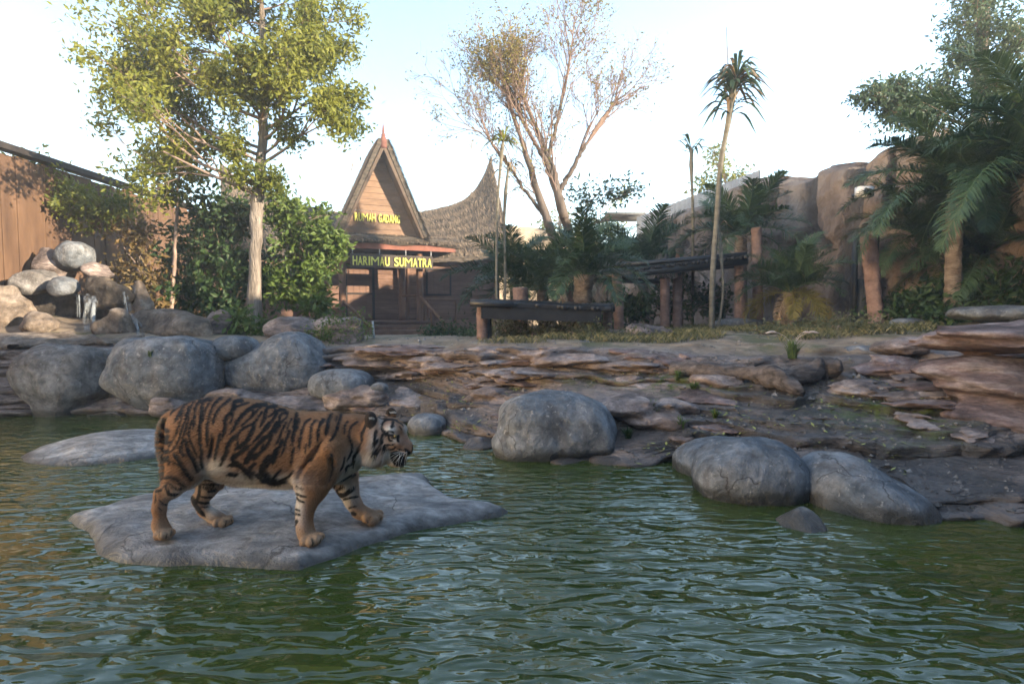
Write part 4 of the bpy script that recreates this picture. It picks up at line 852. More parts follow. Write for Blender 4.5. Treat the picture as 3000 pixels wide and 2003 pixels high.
# ================================================================ house
HPHI = math.radians(24); HO = P(1003, 940, 20.0)
def house():
    R = empty('gabled_house', tuple(HO), HPHI); tag(R, 'brown plank house with saddle-shaped thatch roof and a tall pointed gable porch', 'house')
    R.scale = (.93, 1, 1)
    unit = {}
    def box(name, x0, x1, y0, y1, z0, z1, m, parent=R, rot=None):
        k = m.name
        if k not in unit: unit[k] = mesh('block', boxv(-.5, .5, -.5, .5, -.5, .5), CUBEF, m, smooth=False)
        o = link(name, unit[k], parent, ((x0 + x1) / 2, (y0 + y1) / 2, (z0 + z1) / 2)); o.scale = (x1 - x0, y1 - y0, z1 - z0)
        if rot: o.rotation_euler = rot
        return o
    def loc(name, V, F, m, parent=R, smooth=False, **k): return link(name, mesh(name, V, F, m, smooth, **k), parent)
    gz = -.55
    YW = 1.8
    # main wall of planks
    link('backing_wall', mesh('backing_wall', boxv(-4.4, 7.2, YW + .06, YW + .16, gz, 2.62), CUBEF, M_WOODD, smooth=False), R)
    ph = .195; nrow = int((2.6 - gz) / ph)
    for i in range(nrow):
        z = gz + i * ph; cuts = [-4.4, -1.9 + rng.uniform(-.3, .3), .35, 1.55, 2.95, 5.2 + rng.uniform(-.5, .5), 7.2]
        for a, b in zip(cuts[:-1], cuts[1:]):
            if a > .2 and b < 1.7 and z < 2.0: continue
            box('plank', a + .004, b - .004, YW + rng.uniform(-.008, .008), YW + .06, z + .006, z + ph - .006, M_WOOD2)
    box('end_wall', 7.14, 7.2, YW + .17, 6.2, gz, 2.6, M_WOOD2)
    box('end_wall', -4.4, -4.34, YW + .17, 6.2, gz, 2.6, M_WOOD2)
    box('corner_post', 7.0, 7.22, YW - .08, YW - .01, gz, 2.6, M_WOOD)
    # door
    d = box('door', .45, 1.47, YW - .01, YW + .04, 0.02, 1.98, M_WOOD)
    for k in range(4):
        box('door_board', .47 + k * .25, .47 + k * .25 + .24, YW - .035, YW - .012, .06, .98, M_WOOD2); box('door_board', .47 + k * .25, .47 + k * .25 + .24, YW - .035, YW - .012, 1.06, 1.92, M_WOOD2)
    box('door_rail', .45, 1.47, YW - .05, YW - .012, .985, 1.055, M_WOODD)
    for x in (.36, 1.48): box('door_jamb', x, x + .09, YW - .06, YW - .01, 0, 2.1, M_WOODD)
    box('door_head', .455, 1.475, YW - .06, YW - .01, 2.0, 2.1, M_WOODD)
    # shuttered window
    for (wx0, wx1) in ((3.85, 4.85), (-2.6, -1.6)):
        w = box('window', wx0, wx1, YW - .03, YW - .01, 1.05, 2.0, M_WOOD)
        for x in (wx0 - .07, wx1): box('window_frame', x, x + .07, YW - .06, YW - .01, .98, 2.07, M_WOODD)
        for z in (.98, 2.0): box('window_frame', wx0, wx1, YW - .06, YW - .01, z, z + .07, M_WOODD)
        for k in range(4): box('shutter_board', wx0 + .02 + k * .245, wx0 + .02 + k * .245 + .235, YW - .05, YW - .032, 1.07, 1.98, M_WOOD2)
    # porch floor and steps
    box('porch_floor', .85, 3.3, -.25, YW - .07, -.12, 0, M_WOOD2); box('porch_base', -.3, 3.2, -.05, YW - .07, gz, -.125, M_WOOD)
    for k in range(4): box('step', .8 - .05 * k, 3.35 + .18 * k, -.25 - .28 * (k + 1), -.255 - .28 * k + .0, -.16 * (k + 1) - .06, -.16 * (k + 1), M_WOOD2); box('riser', .8 - .05 * k, 3.33 + .18 * k, -.24 - .28 * k - .01, -.24 - .28 * k + .03, -.16 * (k + 1), -.16 * k - .065, M_WOOD)
    # veranda skirting right of the steps
    for k in range(14): box('skirting_board', 3.62 + k * .25, 3.62 + k * .25 + .24, .5, .54, gz, .02, M_WOOD2)
    box('veranda_floor', 3.4, 7.2, .55, YW - .07, -.10, -.02, M_WOOD2)
    # posts
    def log(name, a, b, r, m=M_WOOD, n=9, s=3):
        V, F = tube(spline([a, (np.array(a) + np.array(b)) / 2 + np.array([.02, .02, 0]), b], 12), r, n, .12, s); return loc(name, V, F, m, smooth=True)
    log('porch_post', (0, 0, gz), (0, 0, 2.45), .13, s=1); log('porch_post', (2.98, 0, gz), (2.98, 0, 2.45), .13, s=2); log('porch_post', (2.45, .7, 0), (2.45, .7, 2.5), .14, s=5); log('porch_post', (2.85, 1.3, 0), (2.85, 1.3, 2.5), .08, s=6)
    log('handrail', (2.98, -.1, .88), (3.6, -1.3, -.12), .055, s=7); log('handrail', (.05, -.1, .70), (.75, -1.2, -.15), .055, s=8)
    log('baluster', (3.3, -.55, -.6), (3.3, -.55, .42), .06, s=9); log('baluster', (3.55, -1.15, -.7), (3.55, -1.15, .05), .06, s=10); log('baluster', (3.2, .1, -.2), (3.2, .1, .75), .06, s=11)
    log('railing_rail', (3.2, .42, .78), (7.1, .42, .78), .035, s=12); log('railing_rail', (2.45, .62, .92), (2.95, .1, .92), .05, s=13)
    for k in range(4): log('railing_post', (3.45 + k * 1.2, .42, -.1), (3.45 + k * 1.2, .42, .78), .045, s=14 + k)
    # porch roof: eave thatch, fascia
    box('fascia', -.35, 4.35, -.42, -.36, 2.52, 2.72, simple('red_fascia', (.16, .055, .036), (.24, .085, .055), rough=.6, bump=.1))
    box('porch_ceiling', -.3, 4.3, -.35, YW - .07, 2.53, 2.57, M_WOODD)
    mth = simple('thatch', (.035, .03, .026), (.13, .105, .082), 5, (1, 1, 3), .95, .6, .02, 40); mtl = leafmat('thatch_straw', (.03, .025, .021), (.30, .22, .145), .9, .0)
    def straw(n, fn, L, seed, w=.018):
        r = np.random.default_rng(seed); a, b = r.random(n), r.random(n); p, dn, nn = fn(a, b); side = np.cross(dn, nn); l = L * r.uniform(.5, 1.3, n)[:, None]; dd = dn + side * r.normal(0, .18, n)[:, None]
        q0 = p + nn * r.uniform(.0, .03, n)[:, None]; q1 = q0 + dd * l + nn * r.uniform(-.03, .05, n)[:, None]; sw = side * w * r.uniform(.5, 1.4, n)[:, None]
        V = np.stack([q0 - sw, q0 + sw, q1 + sw * .5, q1 - sw * .5], 1).reshape(-1, 3); return V, np.arange(4 * n).reshape(-1, 4), np.repeat(np.clip(r.beta(1.3, 2.2, n) + .15 * np.sin(b * 40), 0, 1), 4)
    # eave thatch solid: cross-section polygon extruded along x
    prof = np.array([(-.46, 2.70), (-.50, 2.80), (-.30, 3.00), (.2, 3.10), (.6, 3.12), (.6, 2.72)])
    nx = 60; xs = np.linspace(-.5, 4.5, nx); V = np.array([[x, y + .02 * math.sin(x * 5), z + .03 * math.sin(x * 3.1 + y * 4) - .06 * ((x > 4) * (x - 4)) ** 1] for x in xs for y, z in prof]); i = np.arange(nx - 1)[:, None] * 6; j = np.arange(6)[None]
    F = np.stack([i + j, i + (j + 1) % 6, i + 6 + (j + 1) % 6, i + 6 + j], -1).reshape(-1, 4); e0 = np.arange(6)[None]; e1 = (nx - 1) * 6 + np.arange(6)[::-1][None]
    loc('eave_thatch', V, [F, np.concatenate([e0, e1])], mth)
    def fe(a, b):
        x = -.5 + 5 * a; y = -.48 + 1.0 * b; z = 2.82 + .28 * np.clip(b * 2, 0, 1); n = len(a); return np.stack([x, y, z], -1), np.tile([.0, -.85, -.5], (n, 1)), np.tile([0, -.5, .85], (n, 1))
    V, F, ti = straw(4500, fe, .2, 3); tag(loc('eave_straw', V, F, mtl, tint=ti), kind='stuff')
    # gable
    gx0, gx1, ax, gb, ga = -.02, 3.0, 1.5, 3.05, 6.0
    nb = 13; hb = (5.8 - gb) / nb
    for k in range(nb):
        z0, z1 = gb + k * hb + .004, gb + (k + 1) * hb - .004; f0, f1 = (z0 - gb) / (ga - gb), (z1 - gb) / (ga - gb)
        a0, b0, a1, b1 = gx0 + (ax - gx0) * f0, gx1 + (ax - gx1) * f0, gx0 + (ax - gx0) * f1, gx1 + (ax - gx1) * f1; y0, y1 = rng.uniform(-.012, .0), .05
        V = np.array([[a0, y0, z0], [b0, y0, z0], [b1, y0 + .012, z1], [a1, y0 + .012, z1], [a0, y1, z0], [b0, y1, z0], [b1, y1, z1], [a1, y1, z1]]); F = np.array([[0, 1, 2, 3], [5, 4, 7, 6], [4, 0, 3, 7], [1, 5, 6, 2], [3, 2, 6, 7], [4, 5, 1, 0]])
        loc('gable_plank', V, F, simple('gable_timber', (.15, .092, .06), (.27, .17, .11), 1.5, (.5, 1, 2), .75, .4, .006, 10))
    # gable roof slopes
    def slope(xb, sgn):
        n = 14; t = np.linspace(0, 1, n); zb = 2.98; apex = np.array([ax + sgn * .02, 6.25]); bx = xb
        xx = bx + (apex[0] - bx) * t ; zz = zb + (apex[1] - zb) * t
        out = []
        for y in (-.52, 1.3):
            for off in (0, .16):
                out.append(np.stack([xx + sgn * off, np.full(n, y) - .12 * t * (y < 0), zz + off * .35], -1))
        V = np.concatenate(out); i = np.arange(n - 1); q = lambda a, b: np.stack([a * n + i, b * n + i, b * n + i + 1, a * n + i + 1], -1)
        F = np.concatenate([q(0, 1), q(1, 3), q(3, 2), q(2, 0)])
        loc('gable_roof', V, F, mth)
        def fs(a, b):
            tt = b; x = np.interp(tt, t, xx) + sgn * .16; z = np.interp(tt, t, zz) + .055; y = -.55 - .1 * tt + 1.8 * a ** 1.6; m_ = len(a); dn = np.tile([sgn * .42, -.12, -.9], (m_, 1)); nn = np.tile([sgn * .9, -.25, .42], (m_, 1)); return np.stack([x, y, z], -1), dn, nn
        V, F, ti = straw(2600, fs, .22, 5 + int(sgn)); tag(loc('gable_straw', V, F, mtl, tint=ti * .35), kind='stuff')
        # soffit board
        V = np.array([[bx + sgn * .0, -.5, zb - .02], [bx + sgn * .0, -.02, zb - .02], [apex[0], -.02, apex[1] - .08], [apex[0], -.62, apex[1] - .08], [bx - sgn * .09, -.5, zb - .02], [bx - sgn * .09, -.02, zb - .02], [apex[0] - sgn * .04, -.02, apex[1] - .28], [apex[0] - sgn * .04, -.62, apex[1] - .28]])
        loc('bargeboard', V, CUBEF, simple('barge_timber', (.07, .048, .036), (.12, .085, .062), 3, rough=.8))
    slope(gx0 - .06, -1); slope(gx1 + .06, 1)
    sp_ = spline([(ax, -.5, 6.0), (ax, -.55, 6.35), (ax, -.56, 6.55), (ax, -.55, 6.85)], 14); V, F = tube(sp_, np.interp(np.linspace(0, 1, 14), [0, .25, .35, .45, .6, .7, 1], [.17, .15, .07, .09, .04, .05, .008]), 9, .1, 4); loc('finial', V, F, simple('finial_red', (.12, .045, .035), (.2, .09, .07)), smooth=True)
    # main saddle roof
    nx, nt = 120, 26; xs = np.linspace(-4.2, 7.75, nx); tt = np.linspace(0, 1, nt); q = (xs - 1.42) / 6.3
    rz = 4.35 + 1.3 * np.abs(q) ** 1.6 + 1.75 * np.abs(q) ** 9; flare = np.abs(q) ** 5
    def roofpt(xi, t, side=-1):
        z0 = 2.50 + .25 * np.abs((xi - 1.42) / 6.3) ** 3; zr = np.interp(xi, xs, rz); yy = 3.9 + side * 2.75 * (1 - t); zz = z0 + (zr - z0) * (t ** .85 * .9 + t ** 3 * .1)
        return np.stack([xi - (1 - t) * .25 * np.sign(xi - 1.4) * (np.abs((xi - 1.42) / 6.3) ** 4), yy, zz], -1)
    g = np.meshgrid(xs, tt, indexing='ij'); parts = []
    for side in (-1, 1):
        V = roofpt(g[0], g[1], side); V[..., 2] += .05 * np.floor(g[1] * 9 % 1 * 2) * .5 + .05 * fbm(V * 2.5, 3); low = V.copy(); low[..., 2] -= .22
        VV = np.stack([V, low], 2).reshape(-1, 3); i = np.arange(nx - 1)[:, None] * nt; j = np.arange(nt - 1)[None]; t_ = lambda a: 2 * a
        Fq = np.stack([i + j, i + nt + j, i + nt + j + 1, i + j + 1], -1).reshape(-1, 4); F1 = 2 * Fq if side < 0 else 2 * Fq[:, ::-1]; F2 = 2 * Fq[:, ::-1] + 1
        e = np.arange(nx - 1) * nt; F3 = np.stack([2 * e, 2 * e + 1, 2 * (e + nt) + 1, 2 * (e + nt)], -1); b = (nx - 1) * nt + np.arange(nt - 1); F4 = np.stack([2 * b, 2 * b + 1, 2 * b + 3, 2 * b + 2], -1); b0 = np.arange(nt - 1); F5 = np.stack([2 * b0, 2 * b0 + 1, 2 * b0 + 3, 2 * b0 + 2], -1)
        parts.append((VV, np.concatenate([F1, F2, F3, F4, F5])))
    V, F = joinm(parts); loc('roof', V, F, mth)
    def fm(a, b):
        x = -4.2 + 11.95 * a; t = b; p = roofpt(x, t); dp = roofpt(x, np.clip(t - .03, -.1, 1)) - p; dn = dp / (np.linalg.norm(dp, axis=1)[:, None] + 1e-9); nn = np.cross(np.tile([1., 0, 0], (len(a), 1)), -dn); nn *= np.sign(nn[:, 2:3]); p[:, 2] += .03; return p, dn, nn
    V, F, ti = straw(16000, fm, .26, 9, .016); tag(loc('roof_straw', V, F, mtl, tint=ti), kind='stuff')
    # lettering on the gable
    my = simple('yellow_paint', (.62, .60, .10), (.72, .68, .16), rough=.6, bump=.05)
    def letters(txt, x0, x1, y, z, hgt, parent, slant=0.0):
        wd_ = {'M': 1.75, 'I': .5, ' ': .8, 'N': 1.1, 'U': 1.05}; ws = [wd_.get(q, 1.0) for q in txt]; cs = np.concatenate([[0], np.cumsum(ws)]) / sum(ws)
        for k, ch in enumerate(txt):
            if ch == ' ': continue
            step = (x1 - x0) * (cs[k + 1] - cs[k])
            cu = bpy.data.curves.new('letter', 'FONT'); cu.body = ch; cu.size = 1.0; cu.extrude = .06; cu.offset = .0 if ch == 'M' else .014; cu.align_x = 'CENTER'
            ob = bpy.data.objects.new('letter', cu); COL.objects.link(ob); bpy.context.view_layer.update()
            me = bpy.data.meshes.new_from_object(ob); bpy.data.objects.remove(ob); me.materials.clear(); me.materials.append(my)
            co = np.zeros(len(me.vertices) * 3); me.vertices.foreach_get('co', co); co = co.reshape(-1, 3); sx = step * .86 / np.ptp(co[:, 0]) if ch != 'I' else hgt / .73
            co = np.stack([(co[:, 0] - (co[:, 0].max() + co[:, 0].min()) / 2) * sx, -co[:, 2] * .3, co[:, 1] * hgt / .73], -1); me.vertices.foreach_set('co', co.ravel()); me.update()
            o = link('letter', me, parent, (x0 + (x1 - x0) * (cs[k] + cs[k + 1]) / 2, y, z)); o.rotation_euler = (0, rng.uniform(-.05, .05) * slant, 0)
    letters('RUMAH GADANG', .50, 2.22, -.045, 3.52, .29, R, 1)
    # hanging sign board
    yb = -.40
    Sg = link('sign_board', mesh('sign_board', boxv(.27, 3.42, yb - .03, yb + .03, 1.88, 2.33), CUBEF, simple('sign_wood', (.045, .034, .028), (.075, .06, .05), 4, (.3, 1, 2), .7), smooth=False), R)
    letters('HARIMAU SUMATRA', .33, 3.36, yb - .052, 1.94, .32, Sg, .3)
    for k in range(4):
        x = .34 + k * 1.0; V, F = tube([(x, yb, 2.32), (x + .005, yb, 2.42), (x, yb, 2.53)], .018, 6); link('chain', mesh('chain', V, F, simple('steel', (.3, .3, .3), (.4, .4, .4), rough=.4)), Sg)
house()
# thin poles
for u, v0, v1, Y, lab in ((1030, 600, 478, 27.5, 'thin forked pole rising behind the house gable'), (1380, 560, 412, 29.0, 'thin forked pole rising above the thatch beside the roof horn')):
    a, b = P(u, v0, Y), P(u + 2, v1, Y); parts = [tube([a - np.array([0, 0, 4.4]), a, b], .035, 6), tube([P(u, v1 + 22, Y), P(u + 9, v1 - 10, Y)], .022, 5), tube([P(u, v1 + 20, Y), P(u - 12, v1 - 2, Y)], .022, 5)]
    V, F = joinm(parts); tag(put('pole', V, F, simple('pole_grey', (.2, .19, .18), (.3, .29, .28))), lab, 'pole')
a = ground(1096, 9.6); V, F = tube([a - np.array([0, 0, .1]), P(1092, 940, 9.6)], .02, 6); tag(put('stake', V, F, simple('stake_grey', (.28, .28, .28), (.4, .4, .4))), 'thin grey metal stake in front of the house steps', 'stake')

# ================================================================ raised platforms and bark posts
M_BARK = simple('post_bark', (.13, .082, .068), (.26, .17, .14), 5, (1, 1, 1.5), .9, .8, .03, 16)
M_BLK = simple('black_pole', (.010, .010, .011), (.026, .026, .028), 8, rough=.45, bump=.2, spec=.4)
def post(u, vt, Y, du, lab, lean=0.0, group='bark posts of the enclosure', s=0):
    b = ground(u, Y); t = P(u + lean, vt, Y); r = du / 2 * Y / FPX; b[2] -= .15
    n = 40; c = spline([b, (b + t) / 2, t], n); rr = r * (1 + .07 * np.abs(np.sin(np.arange(n) * 1.1 + s)))
    V, F = tube(c, rr, 16, .07, s); tag(put('bark_post', V, F, M_BARK), lab, 'post', group)
for k, (u, vt, Y, du, lab, ln) in enumerate([(1412, 900, 9.2, 30, 'short bark post carrying the low platform by the steps', 0), (1525, 842, 10.6, 44, 'thick square-topped post behind the low platform', 0), (1675, 820, 12.6, 20, 'post under the low corner of the raised platform, behind the palm trunk', 0), (1815, 795, 11.6, 28, 'post under the raised platform next to the palm with the short trunk', -8),
        (1948, 815, 12.2, 26, 'darker one of two posts under the middle of the raised platform', 0), (1985, 815, 12.6, 26, 'paler one of two posts under the middle of the raised platform', 0), (2168, 775, 12.0, 30, 'post under the high end of the raised platform', 0), (2222, 668, 12.3, 28, 'tall free-standing post beside the high end of the raised platform', -6), (2572, 690, 9.9, 40, 'leaning bark post with a frayed top beside the big palms', -28),
        (1990, 728, 14.0, 22, 'slim post rising above the raised platform', 0), (1780, 915, 10.6, 26, 'post under the pipe end of the low platform', 0)]): post(u, vt, Y, du, lab, ln, s=k)
def platform(name, lab, C4, th, npol, pipes):
    C4 = [np.array(c, float) for c in C4]; root = empty(name, tuple(C4[0])); tag(root, lab, 'platform', 'black pole platforms')
    a, b, c, d = C4                                  # a-b near edge, d-c far edge
    for i in range(npol):
        t = (i + .5) / npol; p0 = d + (c - d) * t; p1 = a + (b - a) * t; r = np.linalg.norm(b - a) / npol * .53
        e = (p1 - p0) * .03; V, F = tube([p0 - e, (p0 + p1) / 2 + np.array([0, 0, rng.uniform(-.015, .01)]), p1 + e * rng.uniform(.5, 2.5)], r, 8, .06, i); put('deck_pole', V, F, M_BLK, root)
    for (p, q, r) in pipes:
        V, F = tube([p, (np.array(p) + np.array(q)) / 2, q], r, 12, .03, 2, caps=True); put('beam', V, F, M_BLK, root)
A = [P(1388, 885, 9.0), P(1770, 905, 9.3), P(1800, 893, 10.6), P(1420, 880, 10.4)]
dz = np.array([0, 0, .075])
platform('pole_platform', 'low black platform of lashed poles near the house steps', A, .1, 30, [(P(1378, 888, 8.96), P(1500, 892, 9.0), .055), (P(1680, 905, 9.6), P(1792, 905, 9.25), .055), (A[3] - dz, A[2] - dz, .06)])
_pl = COL.objects[-1]; _pl = [o for o in COL.objects if o.name == 'pole_platform'][0]
def board(a, b, h, t, parent, name='front_board'):
    a, b = np.array(a, float), np.array(b, float); e = (b - a) / np.linalg.norm(b - a); n = np.cross(e, [0, 0, 1.]); n /= np.linalg.norm(n); V = np.array([a, b, b - n * t, a - n * t, a + [0, 0, h], b + [0, 0, h], b - n * t + [0, 0, h], a - n * t + [0, 0, h]]); put(name, V, CUBEF, M_BLK, parent, smooth=False)
board(A[0] + np.array([.12, -.02, -.26]), A[1] + np.array([-.05, -.02, -.22]), .21, .12, _pl); board(A[0] + np.array([.10, -.05, -.06]), A[1] + np.array([0, -.05, -.02]), .06, .10, _pl, 'edge_board')
A = [P(1700, 808, 12.2), P(2190, 752, 11.7), P(2150, 768, 13.6), P(1690, 800, 13.8)]
platform('pole_platform', 'high sloping black platform of lashed poles on bark posts', A, .1, 40, [(A[0] - dz, A[1] - dz, .085), (P(1668, 818, 12.3), P(1930, 824, 12.25), .055), (A[3] - dz, A[2] - dz, .07), (P(1800, 778, 12.0), P(2188, 745, 11.65), .05)])
# logs standing close to the low platform
V, F = tube(spline([ground(1432, 9.25) - [0, 0, .1], P(1430, 925, 9.25)], 8), .055, 8, .1, 3); tag(put('prop', V, F, M_BLK), 'black prop standing against the short bark post', 'post')

# ================================================================ driftwood log
def driftwood():
    m = simple('driftwood', (.030, .025, .023), (.19, .155, .14), 2.4, (1.2, 6, 6), .85, .9, .03, 9)
    root = empty('driftwood_log', tuple(ground(2150, 6.7))); tag(root, 'weathered forked driftwood log lying across the wet bank', 'log')
    g = lambda u, v, dz: tg(u, v) + np.array([0, -.03, dz])
    c = spline([g(1965, 1090, .05), g(2060, 1102, .07), g(2160, 1112, .08), g(2250, 1130, .08), g(2340, 1160, .03)], 30); V, F = tube(c, np.interp(np.linspace(0, 1, 30), [0, .15, .5, .75, .92, 1], [.09, .10, .085, .11, .09, .03]), 14, .42, 5); put('trunk', V, F, m, root)
    q = c[23]; c2 = spline([q, g(2360, 1118, .10), g(2400, 1112, .11), g(2455, 1104, .10)], 22); V, F = tube(c2, np.interp(np.linspace(0, 1, 22), [0, .4, .9, 1], [.09, .115, .12, .07]), 14, .42, 8); put('branch', V, F, m, root)
    c = spline([c[16], c[16] + [.08, 0, .10], c[16] + [.2, .03, .13]], 10); V, F = tube(c, np.linspace(.05, .02, 10), 8, .2, 9); put('branch', V, F, m, root)
driftwood()

# ================================================================ falling water
def streams():
    t = NT('falling_water'); n = t.noise(14, 4, .6, t.vec((1, 1, .18))); a = t.ramp(n, [(.42, .02), (.64, .42)])
    m = t.pbr((.40, .43, .45), .2, t.bump(n, .6, .02), .5, alpha=a)
    for k, (pts, w, lab) in enumerate([([(268, 868, 9.95), (272, 890, 9.8), (268, 930, 9.75), (272, 975, 9.7)], .17, 'wide white waterfall in front of the dark rock mass'), ([(365, 862, 9.95), (370, 890, 9.85), (378, 925, 9.8), (402, 950, 9.5), (408, 985, 9.3)], .06, 'thin trickle running down beside the orange-brown rock'), ([(232, 868, 10), (233, 890, 9.95), (234, 925, 9.95)], .04, 'thin water thread next to the wide waterfall'), ([(1408, 1058, 7.86), (1405, 1080, 7.72), (1402, 1118, 7.66)], .05, 'little trickle of water over the layered bank'), ([(345, 1090, 7.85), (342, 1150, 7.75), (335, 1215, 7.7)], .10, 'thin fall between the two big boulders at the pond')]):
        c = spline(np.array([P(*q) for q in pts]), 24); parts = []
        for s in range(6):
            o = rng.normal(0, .02, 3); ww = w * rng.uniform(.3, .7); side = np.array([1, .15, 0]); off = (s - 2.5) * w * .17
            wv = ww * (.7 + .3 * vnoise(np.stack([np.arange(24) * .6, np.full(24, s * 9.), np.full(24, k * 5.)], -1)))[:, None]; b = c + o + side * off
            V = np.stack([b - side * wv / 2, b + np.array([0, -.02, 0]), b + side * wv / 2], 1).reshape(-1, 3); i = np.arange(23)[:, None] * 3; j = np.arange(2)[None]; parts.append((V, np.stack([i + j, i + j + 1, i + j + 4, i + j + 3], -1).reshape(-1, 4)))
        V, F = joinm(parts); tag(put('waterfall', V, F, m), lab, 'waterfall', 'falling water')
streams()

# ================================================================ viewing gallery behind the viewer
def gallery():
    R = empty('viewing_gallery', (0, -2.6, 0)); tag(R, 'concrete viewing gallery with glazed front along the near side of the pond', 'building')
    mc = simple('concrete', (.22, .21, .2), (.3, .29, .28), 2); mg = NT('gallery_glass').pbr((.02, .025, .025), .05, None, .5)
    put('wall', boxv(-11, 8.4, -3.4, -2.6, -.6, 1.0), CUBEF, mc, R); put('wall', boxv(-11, 8.4, -3.4, -2.6, 3.0, 4.4), CUBEF, mc, R); put('roof', boxv(-11.3, 8.7, -5.4, -2.2, 4.4, 4.6), CUBEF, mc, R)
    for k in range(6): put('pane', boxv(-10.8 + k * 3.2, -10.8 + k * 3.2 + 3.1, -2.9, -2.86, 1.0, 3.0), CUBEF, mg, R); put('mullion', boxv(-10.9 + k * 3.2, -10.8 + k * 3.2, -3.0, -2.65, 1.0, 3.0), CUBEF, mc, R)
gallery()
# ================================================================ plants
def leaf_quads(C, n_dir, size, r, aspect=.42, droop=0.0):
    """C (n,3) leaf bases, n_dir (n,3) outward directions; folded two-quad leaves"""
    n = len(C); d = n_dir / (np.linalg.norm(n_dir, axis=1)[:, None] + 1e-9); q = r.normal(size=(n, 3)); s = np.cross(d, q); s /= np.linalg.norm(s, axis=1)[:, None] + 1e-9; up = np.cross(s, d)
    L = size * r.uniform(.6, 1.35, n)[:, None]; W = L * aspect * .5
    V = np.stack([C, C + d * L * .5 + s * W + up * W * .25, C + d * L - up * L * droop, C + d * L * .5 - s * W + up * W * .25], 1)
    return V.reshape(-1, 3), np.arange(4 * n).reshape(-1, 4)
M_TRUNK = simple('trunk_grey', (.10, .08, .066), (.32, .27, .225), 4, (2.2, 2.2, .35), .9, 1.0, .05, 16)
M_TWIG = simple('branch_tan', (.17, .12, .095), (.34, .25, .20), 4, rough=.9, bump=.3)
def ellip(r, n, c, s, shell=.5):
    q = r.normal(size=(n, 3)); q /= np.linalg.norm(q, axis=1)[:, None]; q *= (r.random(n) ** shell)[:, None]; return c + q * s
def tree(name, lab, trunk_pts, trunk_r, blobs, lm, leaf, seed, group=None, twigs=14, per=26, twr=.012, tm=None, cat='tree', limb_from=(.45, .95), spread=.16, leafdir=.8, limb_r=None, aspect=.42):
    """trunk polyline; blobs = [(centre, radii, density)] give the crown its outline"""
    r = np.random.default_rng(seed); tm = tm or M_TRUNK
    base = np.array(trunk_pts[0][0] if np.ndim(trunk_pts[0][0]) else trunk_pts[0]); root = empty(name, tuple(base)); tag(root, lab, cat, group)
    trunks = [trunk_pts] if np.ndim(trunk_pts[0][0]) == 0 else trunk_pts; trs = trunk_r if isinstance(trunk_r[0], list) else [trunk_r]
    parts = []; curves = []
    for k, tp in enumerate(trunks):
        c = spline(np.array(tp), 26); w = c.copy(); w[1:-1] += r.normal(0, .012, (24, 3)); rr = np.interp(np.linspace(0, 1, 26), np.linspace(0, 1, len(trs[k % len(trs)])), trs[k % len(trs)]); parts.append(tube(w, rr, 16, .20, seed + k)); curves.append((w, rr))
    LC, LD, fine = [], [], []
    for ci, (bc, bs, den) in enumerate(blobs):
        bc, bs = np.array(bc, float), np.array(bs, float)
        best = None
        for c, rr in curves[:len(trunks)]:
            i0, i1 = int(limb_from[0] * 25), int(limb_from[1] * 25); cand = c[i0:i1 + 1]; dd = np.linalg.norm(cand - bc, axis=1) + 1.3 * np.maximum(cand[:, 2] - bc[2] + .25 * np.linalg.norm((cand - bc)[:, :2], axis=1), 0); j = int(np.argmin(dd)) + i0
            if best is None or dd.min() < best[0]: best = (dd.min(), c[j], rr[j])
        a = best[1]; mid = (a + bc) / 2 + np.array([0, 0, -.08 * np.linalg.norm(bc - a)]) + r.normal(0, .08, 3); lc = spline([a, mid, bc], 10); lr = min(best[2] * .6, (limb_r or .05)); parts.append(tube(lc, np.linspace(lr, lr * .35, 10), 7, .08, ci))
        nt = max(3, int(twigs * den)); ends = ellip(r, nt, bc, bs, .45)
        for e in ends:
            s0 = lc[r.integers(4, 10)]; m = (s0 + e) / 2 + r.normal(0, .06, 3) * np.linalg.norm(e - s0); tc = spline([s0, m, e], 6); fine.append(tube(tc, np.linspace(twr, twr * .35, 6), 5, caps=False))
            nl = int(per * (.5 + r.random())); t = r.uniform(.35, 1.08, nl); bpt = np.array([np.interp(t, np.linspace(0, 1, 6), tc[:, k]) for k in range(3)]).T + r.normal(0, spread, (nl, 3)); LC.append(bpt); od = (bpt - bc) / (np.linalg.norm(bpt - bc, axis=1)[:, None] + 1e-6); LD.append(od * .5 + r.normal(0, leafdir, (nl, 3)) + np.array([0, 0, -.15]))
    V, F = joinm(parts); put('trunk', V, F, tm, root)
    if fine: V, F = joinm(fine); tag(put('twigs', V, F, M_TWIG if tm is M_TRUNK else tm, root), kind='stuff')
    if per > 0:
        LC, LD = np.concatenate(LC), np.concatenate(LD); V, F = leaf_quads(LC, LD, leaf, r, aspect); cl = .5 + .5 * vnoise(LC * 1.6 + seed); ti = np.clip(.55 * cl + .45 * r.random(len(LC)), 0, 1); put('crown', V, F, lm, root, smooth=False, tint=np.repeat(ti, 4))
    return root
def B(u, v, Y, ru, rv, rd, den=1.0): return (P(u, v, Y), [ru * Y / FPX, rd, rv * Y / FPX], den)
L_OLIVE = leafmat('leaf_olive', (.03, .06, .012), (.25, .25, .032), .55, .4); L_DEEP = leafmat('leaf_deep', (.012, .030, .010), (.045, .085, .022)); L_FRESH = leafmat('leaf_fresh', (.035, .070, .014), (.13, .18, .035)); L_DRY = leafmat('leaf_dry', (.13, .085, .04), (.20, .17, .045)); L_BLUE = leafmat('leaf_bluegreen', (.025, .05, .03), (.075, .12, .065)); L_RUST = leafmat('leaf_rust', (.06, .06, .02), (.22, .13, .05))
